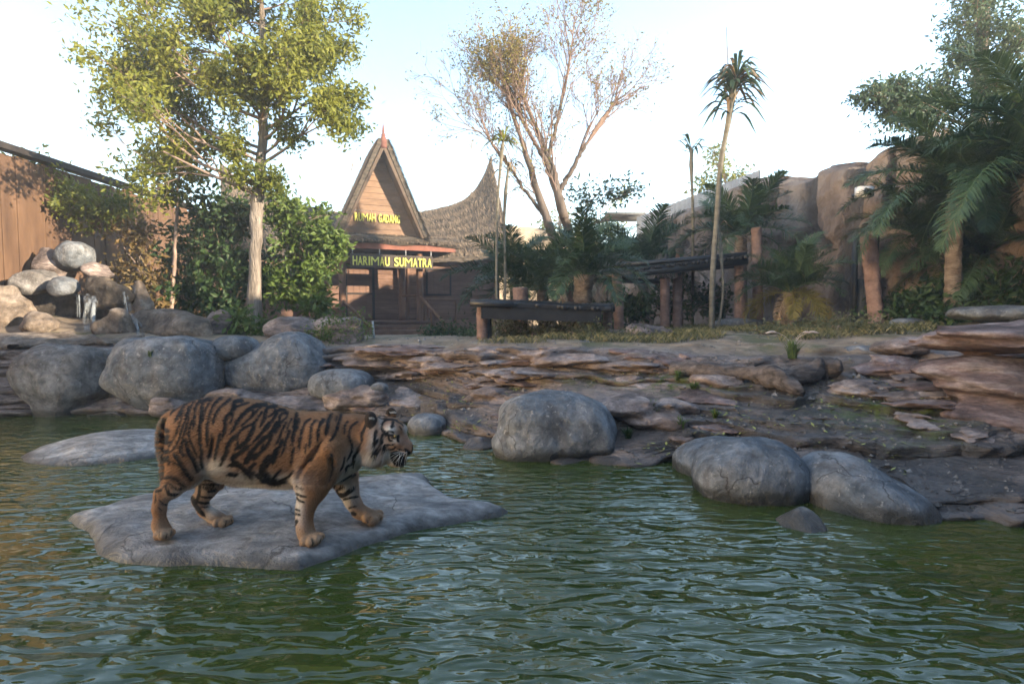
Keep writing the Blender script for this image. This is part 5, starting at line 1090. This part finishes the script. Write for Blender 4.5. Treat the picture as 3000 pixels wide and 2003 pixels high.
# tall leafy tree at the left
Yt = 11.0; tb = ground(742, Yt) - [0, 0, .1]
def grow(r, p, d, L, rad, dep, fine, tips, ang=(.28, .75), up=.10):
    e = d + r.normal(0, .10, 3) + np.array([0, 0, up]); e /= np.linalg.norm(e); q = spline([p, p + d * L * .5 + r.normal(0, .03, 3) * L, p + (d * .45 + e * .55) * L], 5); fine.append(tube(q, np.linspace(rad, rad * .5, 5), 6 if dep < 2 else 4, caps=False))
    if dep >= 4: tips.append(q[-1]); tips.append(q[3]); return
    for _ in range(3 if dep < 3 else 4):
        t = r.uniform(.35, 1.0); i = min(int(t * 4), 3); s = q[i] + (q[i + 1] - q[i]) * (t * 4 - i if t < 1 else 1); a = r.normal(size=3); a -= e * (a @ e); a /= np.linalg.norm(a); an = r.uniform(*ang); nd = e * math.cos(an) + a * math.sin(an) * np.array([1, .8, .8]); grow(r, s, nd / np.linalg.norm(nd), L * r.uniform(.48, .74), max(rad * .55, .0045), dep + 1, fine, tips, ang, up)
def leafy_tree():
    r = np.random.default_rng(8); root = empty('leafy_tree', tuple(tb)); tag(root, 'tall tree with pale trunk and golden-green crown beside the house', 'tree'); c = spline(np.array([tb, P(745, 880, Yt), P(750, 700, Yt), P(757, 560, Yt), P(768, 420, Yt), P(775, 250, Yt + .1), P(770, 80, Yt + .2), P(760, -60, Yt + .2)]), 44); c[1:-1] += r.normal(0, .010, (42, 3)); rr = np.interp(np.linspace(0, 1, 44), np.linspace(0, 1, 8), [.15, .12, .115, .12, .085, .07, .05, .03])
    V, F = tube(c, rr, 18, .22, 3); put('trunk', V, F, M_TRUNK, root); fine, tips = [], []
    for (u, v, dY, k) in [(300, 120, -.4, 1), (210, 300, -.6, 1), (260, 340, -.9, 1), (360, 260, -.2, 1), (330, 30, .3, 1), (430, 120, -.9, 1), (470, -40, -.3, 1), (520, 200, .8, 1), (560, 60, -.8, 1), (620, -60, .4, 1), (640, 200, -1.0, 1), (700, 60, 1.0, 1), (720, -90, -.4, 1), (800, -80, .6, 1), (850, 60, -.8, 1), (900, -20, .2, 1), (980, 40, -.2, 1), (940, 150, .8, 1), (1030, 230, -.2, 1), (1010, 320, -.5, 1), (900, 260, -.9, 1), (860, 380, -.3, 0), (640, 400, -.6, 0), (700, 500, -.5, 0), (820, 520, -.4, 0), (560, 350, .2, 0), (400, 330, -.7, 1), (780, 180, -1.1, 1)]:
        T = P(u, v, Yt + dY); dd = np.linalg.norm(T - c, axis=1); zz = T[2] - np.clip(.45 * np.linalg.norm((T - c)[:, :2], axis=1), .1, 2.2); j = int(np.clip(np.argmin(np.abs(c[:, 2] - zz)), 18, 41)); d = T - c[j]; L = np.linalg.norm(d); d /= L
        grow(r, c[j], d, L * .60, min(rr[j] * .45, .035), 1 if k else 2, fine, tips, (.3, .8), .02)
    V, F = joinm(fine); tag(put('twigs', V, F, M_TWIG, root), kind='stuff'); T = np.array(tips); n = r.poisson(24, len(T)); C = np.repeat(T, n, 0) + r.normal(0, .12, (n.sum(), 3)); V, F = leaf_quads(C, r.normal(size=C.shape) + np.array([0, 0, -.2]), .105, r); cl = .5 + .5 * vnoise(C * 1.3); put('crown', V, F, L_OLIVE, root, smooth=False, tint=np.repeat(np.clip(.6 * cl + .4 * r.random(len(C)), 0, 1), 4))
leafy_tree()
# shrubbery around its foot
def bush(name, lab, base_uY, blobs, lm, leaf, seed, group='shrubs behind the boulders', per=40, twigs=16, **k):
    b = ground(*base_uY) - [0, 0, .05]; t = np.mean([x[0] for x in blobs], axis=0); return tree(name, lab, [b, b * .6 + t * .4, t], [.05, .04, .02], blobs, lm, leaf, seed, group, twigs, per, .009, M_TWIG, 'shrub', (.05, .95), .12, 1.0, .025, **k)
bush('shrub', 'feathery bright green shrub drooping in front of the house porch', (900, 11.8), [B(900, 640, 12, 80, 60, .6), B(960, 700, 12, 50, 70, .5), B(850, 720, 12, 80, 80, .7), B(930, 800, 11.8, 70, 60, .5), B(840, 840, 11.8, 70, 70, .5), B(930, 880, 11.6, 60, 35, .4), B(820, 610, 12, 60, 50, .5), B(985, 720, 12, 25, 50, .3, .5)], L_FRESH, .15, 31, per=46)
bush('shrub', 'dark dense shrub filling the gap behind the pale tree trunk', (620, 12.5), [B(620, 620, 12.6, 100, 80, .7), B(560, 740, 12.5, 110, 90, .7, 1.3), B(680, 760, 12.6, 80, 110, .7, 1.2), B(520, 860, 12.2, 90, 70, .6), B(640, 890, 12.2, 110, 60, .6), B(700, 640, 12.6, 70, 70, .6), B(780, 800, 13, 60, 110, .5)], L_DEEP, .16, 32, per=46, twigs=20)
bush('shrub', 'slender sparse young tree leaning out beside the tall tree', (500, 12), [B(480, 470, 12, 80, 50, .5, .8), B(430, 440, 12, 50, 40, .4, .6), B(540, 420, 12, 70, 60, .5, .8), B(500, 560, 12, 70, 60, .5), B(590, 500, 12, 60, 60, .5, .7), B(620, 400, 12, 60, 40, .5, .6)], L_OLIVE, .13, 33, per=32)
bush('shrub', 'rust-tinged shrub in front of the timber wall', (410, 12.3), [B(420, 690, 12.4, 70, 60, .5), B(380, 780, 12.3, 70, 70, .5, .8), B(450, 820, 12.0, 60, 60, .5), B(330, 640, 12.6, 70, 50, .5, .7), B(450, 900, 11.5, 50, 40, .4, .8)], L_RUST, .14, 34, per=30)
bush('shrub', 'loose green shrub leaning over the waterfall from the timber wall', (150, 13), [B(150, 560, 12.2, 120, 50, .6, 1.3), B(60, 490, 12, 110, 50, .6, 1.2), B(260, 610, 12.2, 90, 60, .6, 1.2), B(60, 640, 12, 90, 50, .5, 1.2), B(350, 600, 12.2, 80, 50, .5)], L_OLIVE, .12, 35, per=46, twigs=20)
bush('shrub', 'low bright green leafy plant at the foot of the pale tree trunk', (705, 10.3), [B(700, 950, 10.3, 35, 28, .25), B(770, 955, 10.3, 18, 18, .2, .5)], L_FRESH, .13, 36, per=30)
bush('creeper', 'green creeper spilling over the upright pink rock', (985, 9.4), [B(980, 955, 9.1, 26, 20, .15), B(1052, 955, 9.1, 10, 36, .12, .6), B(935, 985, 9.2, 36, 10, .15, .6)], L_FRESH, .05, 37, per=50)
# half-bare tree in the middle
Yc = 14.0; cb = ground(1700, Yc) - [0, 0, .1]; mid = P(1655, 770, Yc)
tw = [[cb, P(1675, 860, Yc), P(1640, 740, Yc), P(1590, 610, Yc), P(1555, 500, Yc), P(1528, 410, Yc)],
      [cb, P(1690, 800, Yc + .3), P(1665, 680, Yc + .2), P(1640, 600, Yc), P(1610, 490, Yc), P(1580, 440, Yc)],
      [P(1655, 640, Yc), P(1630, 545, Yc), P(1622, 500, Yc), P(1600, 450, Yc), P(1572, 375, Yc)],
      [P(1637, 565, Yc), P(1660, 525, Yc), P(1690, 470, Yc), P(1720, 420, Yc)],
      [P(1605, 470, Yc), P(1615, 420, Yc), P(1635, 350, Yc), P(1645, 290, Yc)], [P(1600, 640, Yc), P(1540, 560, Yc), P(1500, 500, Yc)]]
def half_bare():
    r = np.random.default_rng(4); root = empty('half_bare_tree', tuple(cb)); tag(root, 'half-bare tree with forked grey trunks and a haze of thin tan twigs', 'tree'); parts = []; tips = []; fine = []
    for k, (tp, rr) in enumerate(zip(tw, [(.16, .06), (.15, .06), (.11, .05), (.075, .045), (.055, .035), (.05, .03)])):
        c = spline(np.array(tp), 22); c[1:-1] += r.normal(0, .012, (20, 3)); parts.append(tube(c, np.linspace(*rr, 22), 11, .12, k))
        for t, ln in ((1.0, 1.75), (1.0, 1.6), (1.0, 1.5), (.85, 1.4), (.72, 1.25), (.55, 1.1)):
            i = int(t * 21); d = c[i] - c[max(i - 4, 0)]; grow(r, c[i], d / np.linalg.norm(d), ln * r.uniform(.8, 1.15), rr[1] * (.75 if t == 1 else .5), 0, fine, tips)
    V, F = joinm(parts); put('trunk', V, F, simple('bark_greybrown', (.07, .055, .047), (.17, .135, .115), 4, (1, 1, .3), .9, .9, .03, 14), root); V, F = joinm(fine); tag(put('twigs', V, F, simple('twig_pink', (.16, .105, .085), (.30, .21, .17), 4, rough=.9, bump=.2), root), kind='stuff')
    T = np.array(tips); u, v = proj(T); w = np.clip(1.1 - np.hypot((u - 1430) / 130, (v - 110) / 150), 0, 1) * 5 + np.clip(1 - np.hypot((u - 1720) / 90, (v - 20) / 60), 0, 1) * 4 + .8
    n = r.poisson(w * .8); C = np.repeat(T, n, 0) + r.normal(0, .10, (n.sum(), 3)); V, F = leaf_quads(C, r.normal(size=C.shape), .075, r); put('crown', V, F, leafmat('leaf_golden', (.10, .085, .03), (.24, .20, .045)), root, smooth=False, tint=np.repeat(r.random(len(C)), 4))
half_bare()
tree('leafy_branch', 'thin dark-leaved sapling beside the half-bare tree', [ground(1735, 14.5), P(1715, 700, 14.5), P(1722, 610, 14.5), P(1760, 560, 14.5)], [.03, .03, .02, .012], [B(1720, 590, 14.5, 50, 35, .4), B(1790, 560, 14.5, 55, 35, .4), B(1845, 560, 14.5, 40, 35, .4), B(1760, 640, 14.5, 40, 25, .3, .5), B(1690, 560, 14.5, 40, 30, .3, .5)], L_BLUE, .12, 42, per=16, twigs=14)
tree('distant_tree', 'sunlit yellow-green tree behind the corrugated fence', [(6.3, 24, .8), P(2120, 640, 24), P(2120, 500, 24)], [.12, .1, .05], [B(2110, 500, 24, 60, 55, .9), B(2060, 540, 24, 45, 40, .7), B(2160, 530, 24, 40, 40, .7), B(2090, 440, 24, 30, 30, .5, .5)], L_OLIVE, .2, 43, per=22)
tree('distant_tree', 'olive green tree beyond the sandstone wall', [(2.6, 31, .6), P(1640, 700, 31), P(1640, 620, 31)], [.12, .1, .05], [B(1640, 650, 31, 70, 40, 1.2), B(1760, 660, 31, 80, 40, 1.2), B(1850, 560, 33, 20, 20, .6, .4)], L_OLIVE, .24, 44, per=24)
# big trees at the right edge and behind the wall
tree('tall_tree', 'tall dark tree rising behind the rock-faced wall and big palms', [(10.2, 12.5, 1.2), (10.0, 12.4, 4), (9.9, 12.3, 7.0), (9.8, 12, 9.5)], [.2, .18, .12, .05], [B(2860, 60, 12, 90, 60, .8), B(2900, -20, 12, 100, 60, .9), B(2830, 150, 12, 80, 50, .7, .8), B(2750, 260, 11.8, 70, 40, .6, .8), B(2620, 250, 11.5, 80, 35, .5, .9), B(2560, 280, 11.4, 50, 25, .4, .7), B(2680, 300, 11.5, 70, 40, .6), B(2620, 330, 11.4, 50, 30, .4, .7), B(2930, 230, 11.5, 90, 70, .8, 1.2), B(2990, 130, 11.5, 70, 70, .8)], L_BLUE, .10, 45, per=70, twigs=24, limb_r=.04, spread=.10, twr=.009)
for k, (x, y, hh) in enumerate([(11.5, 5, 6.2), (11.5, 0.5, 6.0)]):  # unseen trees added outside the wall to cast more shade
    c = np.array([x, y, hh - 1.6]); tree('tall_tree', ['broad dark tree standing outside the rock-faced wall, past the big palms', 'broad dark tree standing outside the rock-faced wall, level with the viewing gallery', 'low broad tree behind the corrugated fence and the rock-faced wall'][k], [(x, y, .8), (x, y, 3.5), (x, y, hh - 1.5)], [.2, .16, .08], [(c + np.array(o), [1.3, 1.3, .9], 1) for o in ((0, 0, .8), (1.2, .5, 0), (-1.2, .4, 0), (.3, 1.4, -.2), (.2, -1.4, -.2))], L_DEEP, .24, 46 + k, per=50, twigs=16)

# ---------------------------------------------------------------- palms
def frond_mesh(name, L, droop, nl, ll, lm, seed, vee=.5, w=.022, plum=.25):
    """one pinnate frond along +X, rising then drooping"""
    r = np.random.default_rng(seed); n = 20; t = np.linspace(0, 1, n); ang = math.radians(52) * (1 - t * droop * 2.0); dx = np.cos(ang); dz = np.sin(ang); x = np.concatenate([[0], np.cumsum(dx[:-1])]) * L / n; z = np.concatenate([[0], np.cumsum(dz[:-1])]) * L / n
    c = np.stack([x, .03 * np.sin(t * 3) * L, z], -1); V0, F0 = tube(c, np.linspace(.018, .004, n) * (L / 1.8), 5, caps=False); parts = [(V0, F0)]; tint = [np.full(len(V0), .75)]
    tt = np.repeat(np.linspace(.14, 1.0, nl), 2); sgn = np.tile([1., -1.], nl); p = np.array([np.interp(tt, t, c[:, k]) for k in range(3)]).T; T = np.array([np.interp(tt, t, np.gradient(c[:, k])) for k in range(3)]).T; T /= np.linalg.norm(T, axis=1)[:, None]
    side = np.stack([np.zeros_like(tt), sgn, np.zeros_like(tt)], -1); up = np.cross(T, side) * sgn[:, None]; m = len(tt)
    d = T * (.55 + .35 * tt[:, None]) + side * .8 + up * (vee * r.uniform(.3, 1.2, m)[:, None] + plum * r.normal(size=m)[:, None]); d /= np.linalg.norm(d, axis=1)[:, None]
    ln = ll * np.sin(np.clip(tt * .93 + .10, 0, 1) * math.pi) ** .55 * r.uniform(.85, 1.12, m); ln = ln[:, None]; wv = np.cross(d, up); wv /= np.linalg.norm(wv, axis=1)[:, None] + 1e-9; wv *= w
    q1 = p + d * ln * .55; q2 = p + d * ln + np.array([0, 0, -1.0]) * ln * .22
    V = np.stack([p - wv * .5, p + wv * .5, q1 + wv, q1 - wv, q2], 1).reshape(-1, 3); b = np.arange(m)[:, None] * 5; Fq = b + np.array([[0, 1, 2, 3]]); Ft = b + np.array([[3, 2, 4]])
    ti = np.repeat(np.clip(r.normal(.45, .18, m), 0, 1), 5); VV, FF = joinm(parts + [(V, [Fq, Ft])]); return mesh(name, VV, FF, lm, True, tint=np.concatenate(tint + [ti]))
L_PALM = leafmat('palm_green', (.018, .042, .020), (.066, .11, .05), .5, .2); L_PALMY = leafmat('palm_yellow', (.12, .11, .02), (.24, .19, .05)); L_PALMD = leafmat('palm_dry', (.16, .115, .075), (.28, .21, .14), .8, .1)
FR = [frond_mesh('frond', 1.8, dr, 72, .46, L_PALM, 60 + i, .5, .011) for i, dr in enumerate((.55, .75, .95))]; FRL = [frond_mesh('frond', 3.0, dr, 100, .60, L_PALM, 70 + i, .35, .013) for i, dr in enumerate((.6, .8, 1.0))]
FRY = frond_mesh('frond', 1.5, 1.1, 60, .40, L_PALMY, 80, .5, .010); FRD = frond_mesh('frond', 1.2, 1.25, 40, .28, L_PALMD, 81, .9, .008, .6)
M_PTRUNK = simple('palm_trunk', (.10, .075, .058), (.26, .21, .17), 6, (1, 1, 2.5), .95, .9, .04, 18)
def palm(lab, base, top, r0, r1, n, fr, scale, seed, tilt=(.0, 1.25), group='feather palms', dry=2, yellow=0, az=None):
    r = np.random.default_rng(seed); root = empty('palm_tree', tuple(base)); tag(root, lab, 'palm', group); base, top = np.array(base), np.array(top)
    k = 26; c = spline([base - [0, 0, .1], (base + top) / 2 + r.normal(0, .02, 3), top], k); rr = np.linspace(r0, r1, k) * (1 + .10 * (np.arange(k) % 2)); V, F = tube(c, rr, 12, .12, seed); put('trunk', V, F, M_PTRUNK, root)
    for i in range(n):
        a = (i * 2.39996 + r.uniform(-.3, .3)) if az is None else r.uniform(*az); q = (i + .5) / n; el = tilt[0] + (tilt[1] - tilt[0]) * q; me = fr[min(int(q * 3), 2)] if isinstance(fr, list) else fr
        if i >= n - dry: me, el = FRD, 1.5
        elif i >= n - dry - yellow: me = FRY; el = 1.15
        o = link('frond', me, root, tuple(top - base + np.array([0, 0, -.05 * q]))); s = scale * r.uniform(.85, 1.12); o.scale = (s, s, s); o.rotation_euler = Matrix.Rotation(a, 3, 'Z').to_euler() if False else (Matrix.Rotation(a, 3, 'Z') @ Matrix.Rotation(el - .55, 3, 'Y') @ Matrix.Rotation(r.uniform(-.4, .4), 3, 'X')).to_euler()
    return root
palm('bushy feather palm on a short trunk rising through the raised platforms', ground(1705, 10.2), P(1710, 805, 10.2), .13, .17, 26, FR, .80, 1, dry=2)
palm('low feather palm behind the low platform', ground(1590, 12.2), P(1590, 850, 12.2), .10, .12, 22, FR, .95, 2, dry=1)
palm('low feather palm beside the house end and the thin stems', ground(1500, 12.8), P(1505, 830, 12.8), .09, .10, 20, FR, 1.0, 3, dry=1)
palm('feather palm behind the raised platform near the awning', ground(1890, 14.8), P(1885, 790, 14.8), .11, .12, 20, FR, 1.1, 4, dry=1)
palm('taller feather palm against the rock-faced wall behind the tall bark post', ground(2175, 13.2), P(2170, 690, 13.2), .12, .13, 24, FR, 1.0, 5, dry=1)
palm('short bushy palm with yellowing lower fronds', ground(2315, 11.0), P(2312, 855, 11.0), .09, .11, 34, FR, .72, 6, yellow=6, tilt=(-.1, 1.1))
palm('small feather palm in the far gap between bare tree and platform', ground(1770, 17.5), P(1775, 790, 17.5), .1, .1, 12, FR, 1.1, 7)
palm('big feather palm whose fronds arch over the huge layered rock', ground(2790, 9.4), P(2800, 560, 9.4), .11, .12, 34, FRL, .66, 8, tilt=(-.1, 1.45))
palm('big feather palm beside the hedge at the pond corner', ground(3040, 8.2), P(3050, 480, 8.2), .12, .13, 34, FRL, .76, 9, tilt=(-.1, 1.5))
palm('big feather palm standing close to the dark service door', ground(2690, 11.0), P(2690, 690, 11.0), .10, .11, 28, FRL, .55, 10, tilt=(0, 1.4))
palm('low dense feather palm at the foot of the rock-faced wall', ground(2880, 10.2), P(2880, 760, 10.2), .12, .12, 30, FRL, .66, 11, tilt=(.1, 1.5))
# slender fan stems
def stem_palm(lab, pts, Y, r0, head, seed, n=22, size=.55, lm=L_PALM, skirt=0, group='slender stemmed palms'):
    r = np.random.default_rng(seed); c = spline(np.array([ground(pts[0][0], Y) - [0, 0, .1]] + [P(u, v, Y) for u, v in pts[1:]]), 40); root = empty('slender_palm', tuple(c[0])); tag(root, lab, 'palm', group)
    V, F = tube(c, np.interp(np.linspace(0, 1, 40), [0, .6, .8, 1], [r0, r0 * .8, r0 * 1.25, r0 * .5]), 8, .08, seed); put('stem', V, F, simple('cane_stem', (.10, .09, .07), (.20, .18, .14), 3, (1, 1, 4), .7, .3, .01, 20), root)
    top = c[-1]; h0, h1 = head
    for i in range(n):
        t = h0 + (h1 - h0) * r.random() ** .6; p = np.array([np.interp(t, np.linspace(0, 1, 40), c[:, k]) for k in range(3)]); a = r.uniform(0, 6.283); el = r.uniform(-.1, 1.3); d = np.array([math.cos(a) * math.cos(el), math.sin(a) * math.cos(el), math.sin(el)]); L = size * r.uniform(.7, 1.2); q = spline([p, p + d * L * .55, p + d * L + np.array([0, 0, -.5 * L])], 7); sd_ = np.cross(d, [0, 0, 1.]); sd_ /= np.linalg.norm(sd_) + 1e-9
        w = np.array([.2, .6, .9, 1, .9, .6, .1])[:, None] * .05 * size; V = np.stack([q - sd_ * w, q + [0, 0, .006], q + sd_ * w], 1).reshape(-1, 3); ii = np.arange(6)[:, None] * 3; jj = np.arange(2)[None]; F = np.stack([ii + jj, ii + jj + 1, ii + jj + 4, ii + jj + 3], -1).reshape(-1, 4); put('leaf', V, F, lm if i >= skirt else L_PALMD, root, tint=np.full(len(V), r.random()))
    return root
stem_palm('tall slender palm with ragged drooping head and a bare spike', [(2085, 990), (2088, 800), (2100, 640), (2112, 480), (2135, 350), (2150, 260), (2160, 220)], 10.8, .055, (.62, 1.0), 1, 130, .62, L_BLUE, 40)
stem_palm('slim young palm behind the raised platform', [(2028, 930), (2030, 640), (2026, 520), (2024, 430)], 13.5, .04, (.86, 1.0), 2, 18, .6)
stem_palm('thin cane with tufted green head beside the house end', [(1460, 980), (1455, 800), (1458, 600), (1470, 450), (1475, 410)], 11.0, .032, (.90, 1.0), 3, 34, .42, L_OLIVE, 12)
stem_palm('thin cane leaning beside the tufted one', [(1475, 980), (1480, 800), (1478, 620), (1490, 480)], 11.1, .032, (.88, 1.0), 4, 16, .45, L_PALMD, 8)
stem_palm('thin cane next to the tall slender palm', [(2100, 985), (2118, 850), (2105, 650)], 10.9, .03, (.7, 1.0), 5, 8, .35, L_PALMD, 8)
V, F = tube([P(2135, 240, 10.8), P(2128, 80, 10.8)], np.array([.014, .006]), 5); put('spike', V, F, simple('cane_stem', (.10, .09, .07), (.20, .18, .14)), [o for o in COL.objects if o.name.startswith('slender_palm')][0])
# ---------------------------------------------------------------- hedges and weeds
bush('hedge', 'dark green creeper mass at the foot of the big palms', (2800, 9.6), [B(2700, 900, 9.8, 90, 40, .5, 1.2), B(2800, 850, 9.9, 100, 60, .5, 1.2), B(2930, 860, 9.2, 100, 60, .5, 1.2), B(2640, 900, 9.8, 70, 30, .4), B(2760, 930, 9.2, 80, 25, .4), B(3010, 820, 9.0, 90, 80, .5, 1.2)], L_DEEP, .12, 51, per=44, twigs=22, group='undergrowth')
bush('hedge', 'dark ferny undergrowth below the raised platform', (1900, 13), [B(1850, 900, 13, 80, 45, .5), B(1990, 880, 13.5, 90, 60, .5), B(2100, 880, 13.6, 80, 60, .5), B(1750, 920, 12.5, 60, 40, .4)], L_DEEP, .15, 52, per=34, twigs=16, group='undergrowth')
bush('weed', 'dry tangled weed clump around the long pale pink rock', (1790, 9.2), [B(1760, 995, 9.2, 70, 18, .25), B(1850, 1000, 9.1, 80, 14, .25), B(1700, 980, 9.4, 50, 22, .25)], leafmat('weed_grey', (.05, .06, .03), (.14, .15, .08)), .05, 53, per=50, twigs=18, group='weeds on the bank')
bush('weed', 'ferny weed clump between the low platform posts', (1560, 9.6), [B(1530, 970, 9.7, 50, 30, .25), B(1600, 975, 9.6, 50, 25, .25), B(1650, 960, 9.8, 40, 40, .25), B(1480, 965, 9.8, 30, 40, .25)], leafmat('weed_grey', (.05, .06, .03), (.14, .15, .08)), .07, 54, per=40, twigs=18, group='weeds on the bank')
bush('weed', 'bushy green weed in front of the house skirting', (1320, 11.5), [B(1310, 985, 11.5, 40, 25, .3), B(1360, 990, 11.3, 40, 18, .3), B(1260, 995, 11.4, 40, 12, .3), B(1400, 995, 10.5, 25, 15, .3)], L_DEEP, .08, 55, per=40, group='weeds on the bank')
bush('weed', 'leafy weed mound between the tufted grass and the big palms', (2520, 8.6), [B(2520, 975, 8.7, 40, 18, .25), B(2460, 965, 9.2, 60, 14, .3), B(2380, 965, 9.6, 60, 16, .3), B(2250, 975, 9.4, 60, 16, .3)], leafmat('weed_grey', (.05, .06, .03), (.14, .15, .08)), .06, 56, per=44, twigs=18, group='weeds on the bank')
# grass over the plateau
def grass():
    r = np.random.default_rng(9); V, F, ti, n = [], [], [], 0; P0 = []
    for _ in range(7000):
        u = r.uniform(1400, 2950); Y = r.uniform(8.3, 13.5); p = ground(u, Y)
        if vnoise(np.array([p[0] * 1.1, p[1] * 1.1, 4.2])) + vnoise(np.array([p[0] * .4, p[1] * .4, 9.])) < .25: continue
        P0.append(p)
    P0 = np.array(P0); k = 5; C = np.repeat(P0, k, 0) + np.c_[r.normal(0, .05, (len(P0) * k, 2)), np.zeros(len(P0) * k)]; m = len(C); a = r.uniform(0, 6.283, m); L = r.uniform(.03, .12, m)[:, None]; d = np.c_[np.cos(a) * .5, np.sin(a) * .5, np.ones(m)]; s = np.c_[-np.sin(a), np.cos(a), np.zeros(m)] * .005
    V = np.stack([C - s, C + s, C + d * L * .6 + s * .7, C + d * L * np.array([1.5, 1.5, .9])], 1).reshape(-1, 3); F = np.arange(4 * m).reshape(-1, 4); ti = np.repeat(r.random(m), 4)
    tag(put('grass', V, F, leafmat('grass_dry', (.06, .075, .025), (.26, .22, .11), .7, .3), tint=ti), 'thin dry grass growing over the sandy plateau', 'grass', kind='stuff')
grass()
def tuft(lab, p, n, L, lm, seed, group, plumes=0, name='grass_tuft', wid=.006, flop=.6):
    r = np.random.default_rng(seed); root = empty(name, tuple(p)); tag(root, lab, 'grass', group); a = r.uniform(0, 6.283, n); l = L * r.uniform(.5, 1.1, n); f = flop * r.uniform(.2, 1.2, n); t = np.linspace(0, 1, 6)
    q = p + np.stack([np.cos(a)[:, None] * (l * f)[:, None] * t ** 1.6, np.sin(a)[:, None] * (l * f)[:, None] * t ** 1.6, l[:, None] * (t - .25 * f[:, None] * t ** 2.5)], -1) + np.c_[r.normal(0, L * .08, (n, 2)), np.zeros(n)][:, None]
    s = np.stack([-np.sin(a), np.cos(a), 0 * a], -1)[:, None] * (wid * (1 - t ** 2 * .9))[None, :, None]; V = np.stack([q - s, q + s], 2).reshape(-1, 3); b = np.arange(n)[:, None, None] * 12; i = np.arange(5)[None, :, None] * 2; F = (b + i + np.array([0, 1, 3, 2])[None, None]).reshape(-1, 4); put('blades', V, F, lm, root, tint=np.repeat(r.random(n), 12))
    for k in range(plumes):
        a_ = r.uniform(-.6, 3.7) if plumes < 9 else r.uniform(0, 6.28); c = spline([p, p + np.array([math.cos(a_) * .06, 0, L * .9]), p + np.array([math.cos(a_) * .22, 0, L * 1.25]), p + np.array([math.cos(a_) * .34, 0, L * 1.2])], 14); V, F = tube(c, np.interp(np.linspace(0, 1, 14), [0, .6, .7, .9, 1], [.002, .002, .012, .014, .003]), 6, .3, k); put('plume', V, F, simple('plume', (.45, .38, .36), (.62, .55, .52), 20, rough=.95, bump=.6), root)
L_GR = leafmat('grass_green', (.04, .075, .018), (.13, .18, .05), .6, .3)
tuft('green grass tuft with pale drooping plumes above the driftwood', tg(2308, 1062), 170, .26, L_GR, 1, 'grass tufts', 5)
for k, (u, v, L, lab) in enumerate([(440, 1045, .10, 'small grass tuft high on the pale blue-grey boulder'), (398, 1100, .10, 'small grass tuft low on the pale blue-grey boulder')]): tuft(lab, P(u, v, 7.56), 40, L, L_GR, 5 + k, 'grass tufts')
for k, (u, v, L, lab) in enumerate([(1905, 1225, .20, 'bright little fern growing beside the gnarled pink rock'), (1228, 1072, .10, 'small green plant under the overhang of the layered bank'), (1985, 1118, .14, 'yellow-green weed under the driftwood log'), (2030, 1145, .12, 'low weed on the low layered pink rock'), (2095, 1225, .10, 'small moss clump at the edge of the wet bank'), (1840, 1285, .12, 'dark little fern at the foot of the largest boulder'), (2765, 1130, .22, 'trailing green weed hanging on the huge layered rock'), (1995, 1255, .14, 'wispy grass clump at the end of the gnarled pink rock')]): tuft(lab, tg(u, v), 60, L, L_FRESH if k != 5 else L_DEEP, 10 + k, 'small plants on the bank', wid=.010, flop=.9, name='bank_plant')
# fallen leaves and wet twigs
def litter():
    r = np.random.default_rng(3); V, ti = [], []
    spots = [(1250, 1160, 130, 45, 110), (1480, 1140, 40, 18, 60), (1330, 1250, 70, 20, 40), (2350, 1200, 260, 90, 200), (2550, 1150, 150, 60, 90), (2100, 1260, 100, 30, 50), (1950, 1320, 90, 30, 30), (2600, 1320, 200, 60, 50), (1750, 1110, 200, 25, 40), (2450, 1380, 120, 40, 20)]
    for u, v, su, sv, n in spots:
        for _ in range(n):
            p = tg(np.clip(r.normal(u, su * .6), 0, 2990), r.normal(v, sv * .6)) + [0, -.012, .014]; a = r.uniform(0, 6.28); L = r.uniform(.018, .04); d = np.array([math.cos(a), math.sin(a), r.uniform(-.2, .5)]) * L; s = np.array([-math.sin(a), math.cos(a), r.uniform(-.3, .3)]) * L * .35; V += [p - d, p + s, p + d, p - s]; ti += [r.random()] * 4
    tag(put('fallen_leaves', np.array(V), np.arange(len(V)).reshape(-1, 4), leafmat('litter', (.10, .09, .03), (.34, .36, .10), .6, .1), tint=ti, smooth=False), 'scattered yellow-green fallen leaves on the wet bank', 'leaves', kind='stuff')
litter()
# ================================================================ haze volume added to imitate the pale veil of the viewing glass
def haze():
    m = bpy.data.materials.new('haze'); m.use_nodes = True; t = m.node_tree; t.nodes.clear(); o = t.nodes.new('ShaderNodeOutputMaterial'); v = t.nodes.new('ShaderNodeVolumePrincipled')
    v.inputs['Color'].default_value = (.88, .93, 1, 1); v.inputs['Density'].default_value = .0032; v.inputs['Anisotropy'].default_value = .2; t.links.new(v.outputs[0], o.inputs['Volume'])
    x0, y0, z0 = TV[..., 0].min() - 3, -8.0, -1.8; b = link('haze', mesh('haze', boxv(x0, TV[..., 0].max() + 3, y0, 75, z0, 12.5), CUBEF, m, smooth=False)); tag(b, 'faint pale haze hanging in the air of the enclosure', 'haze', kind='stuff')
haze()
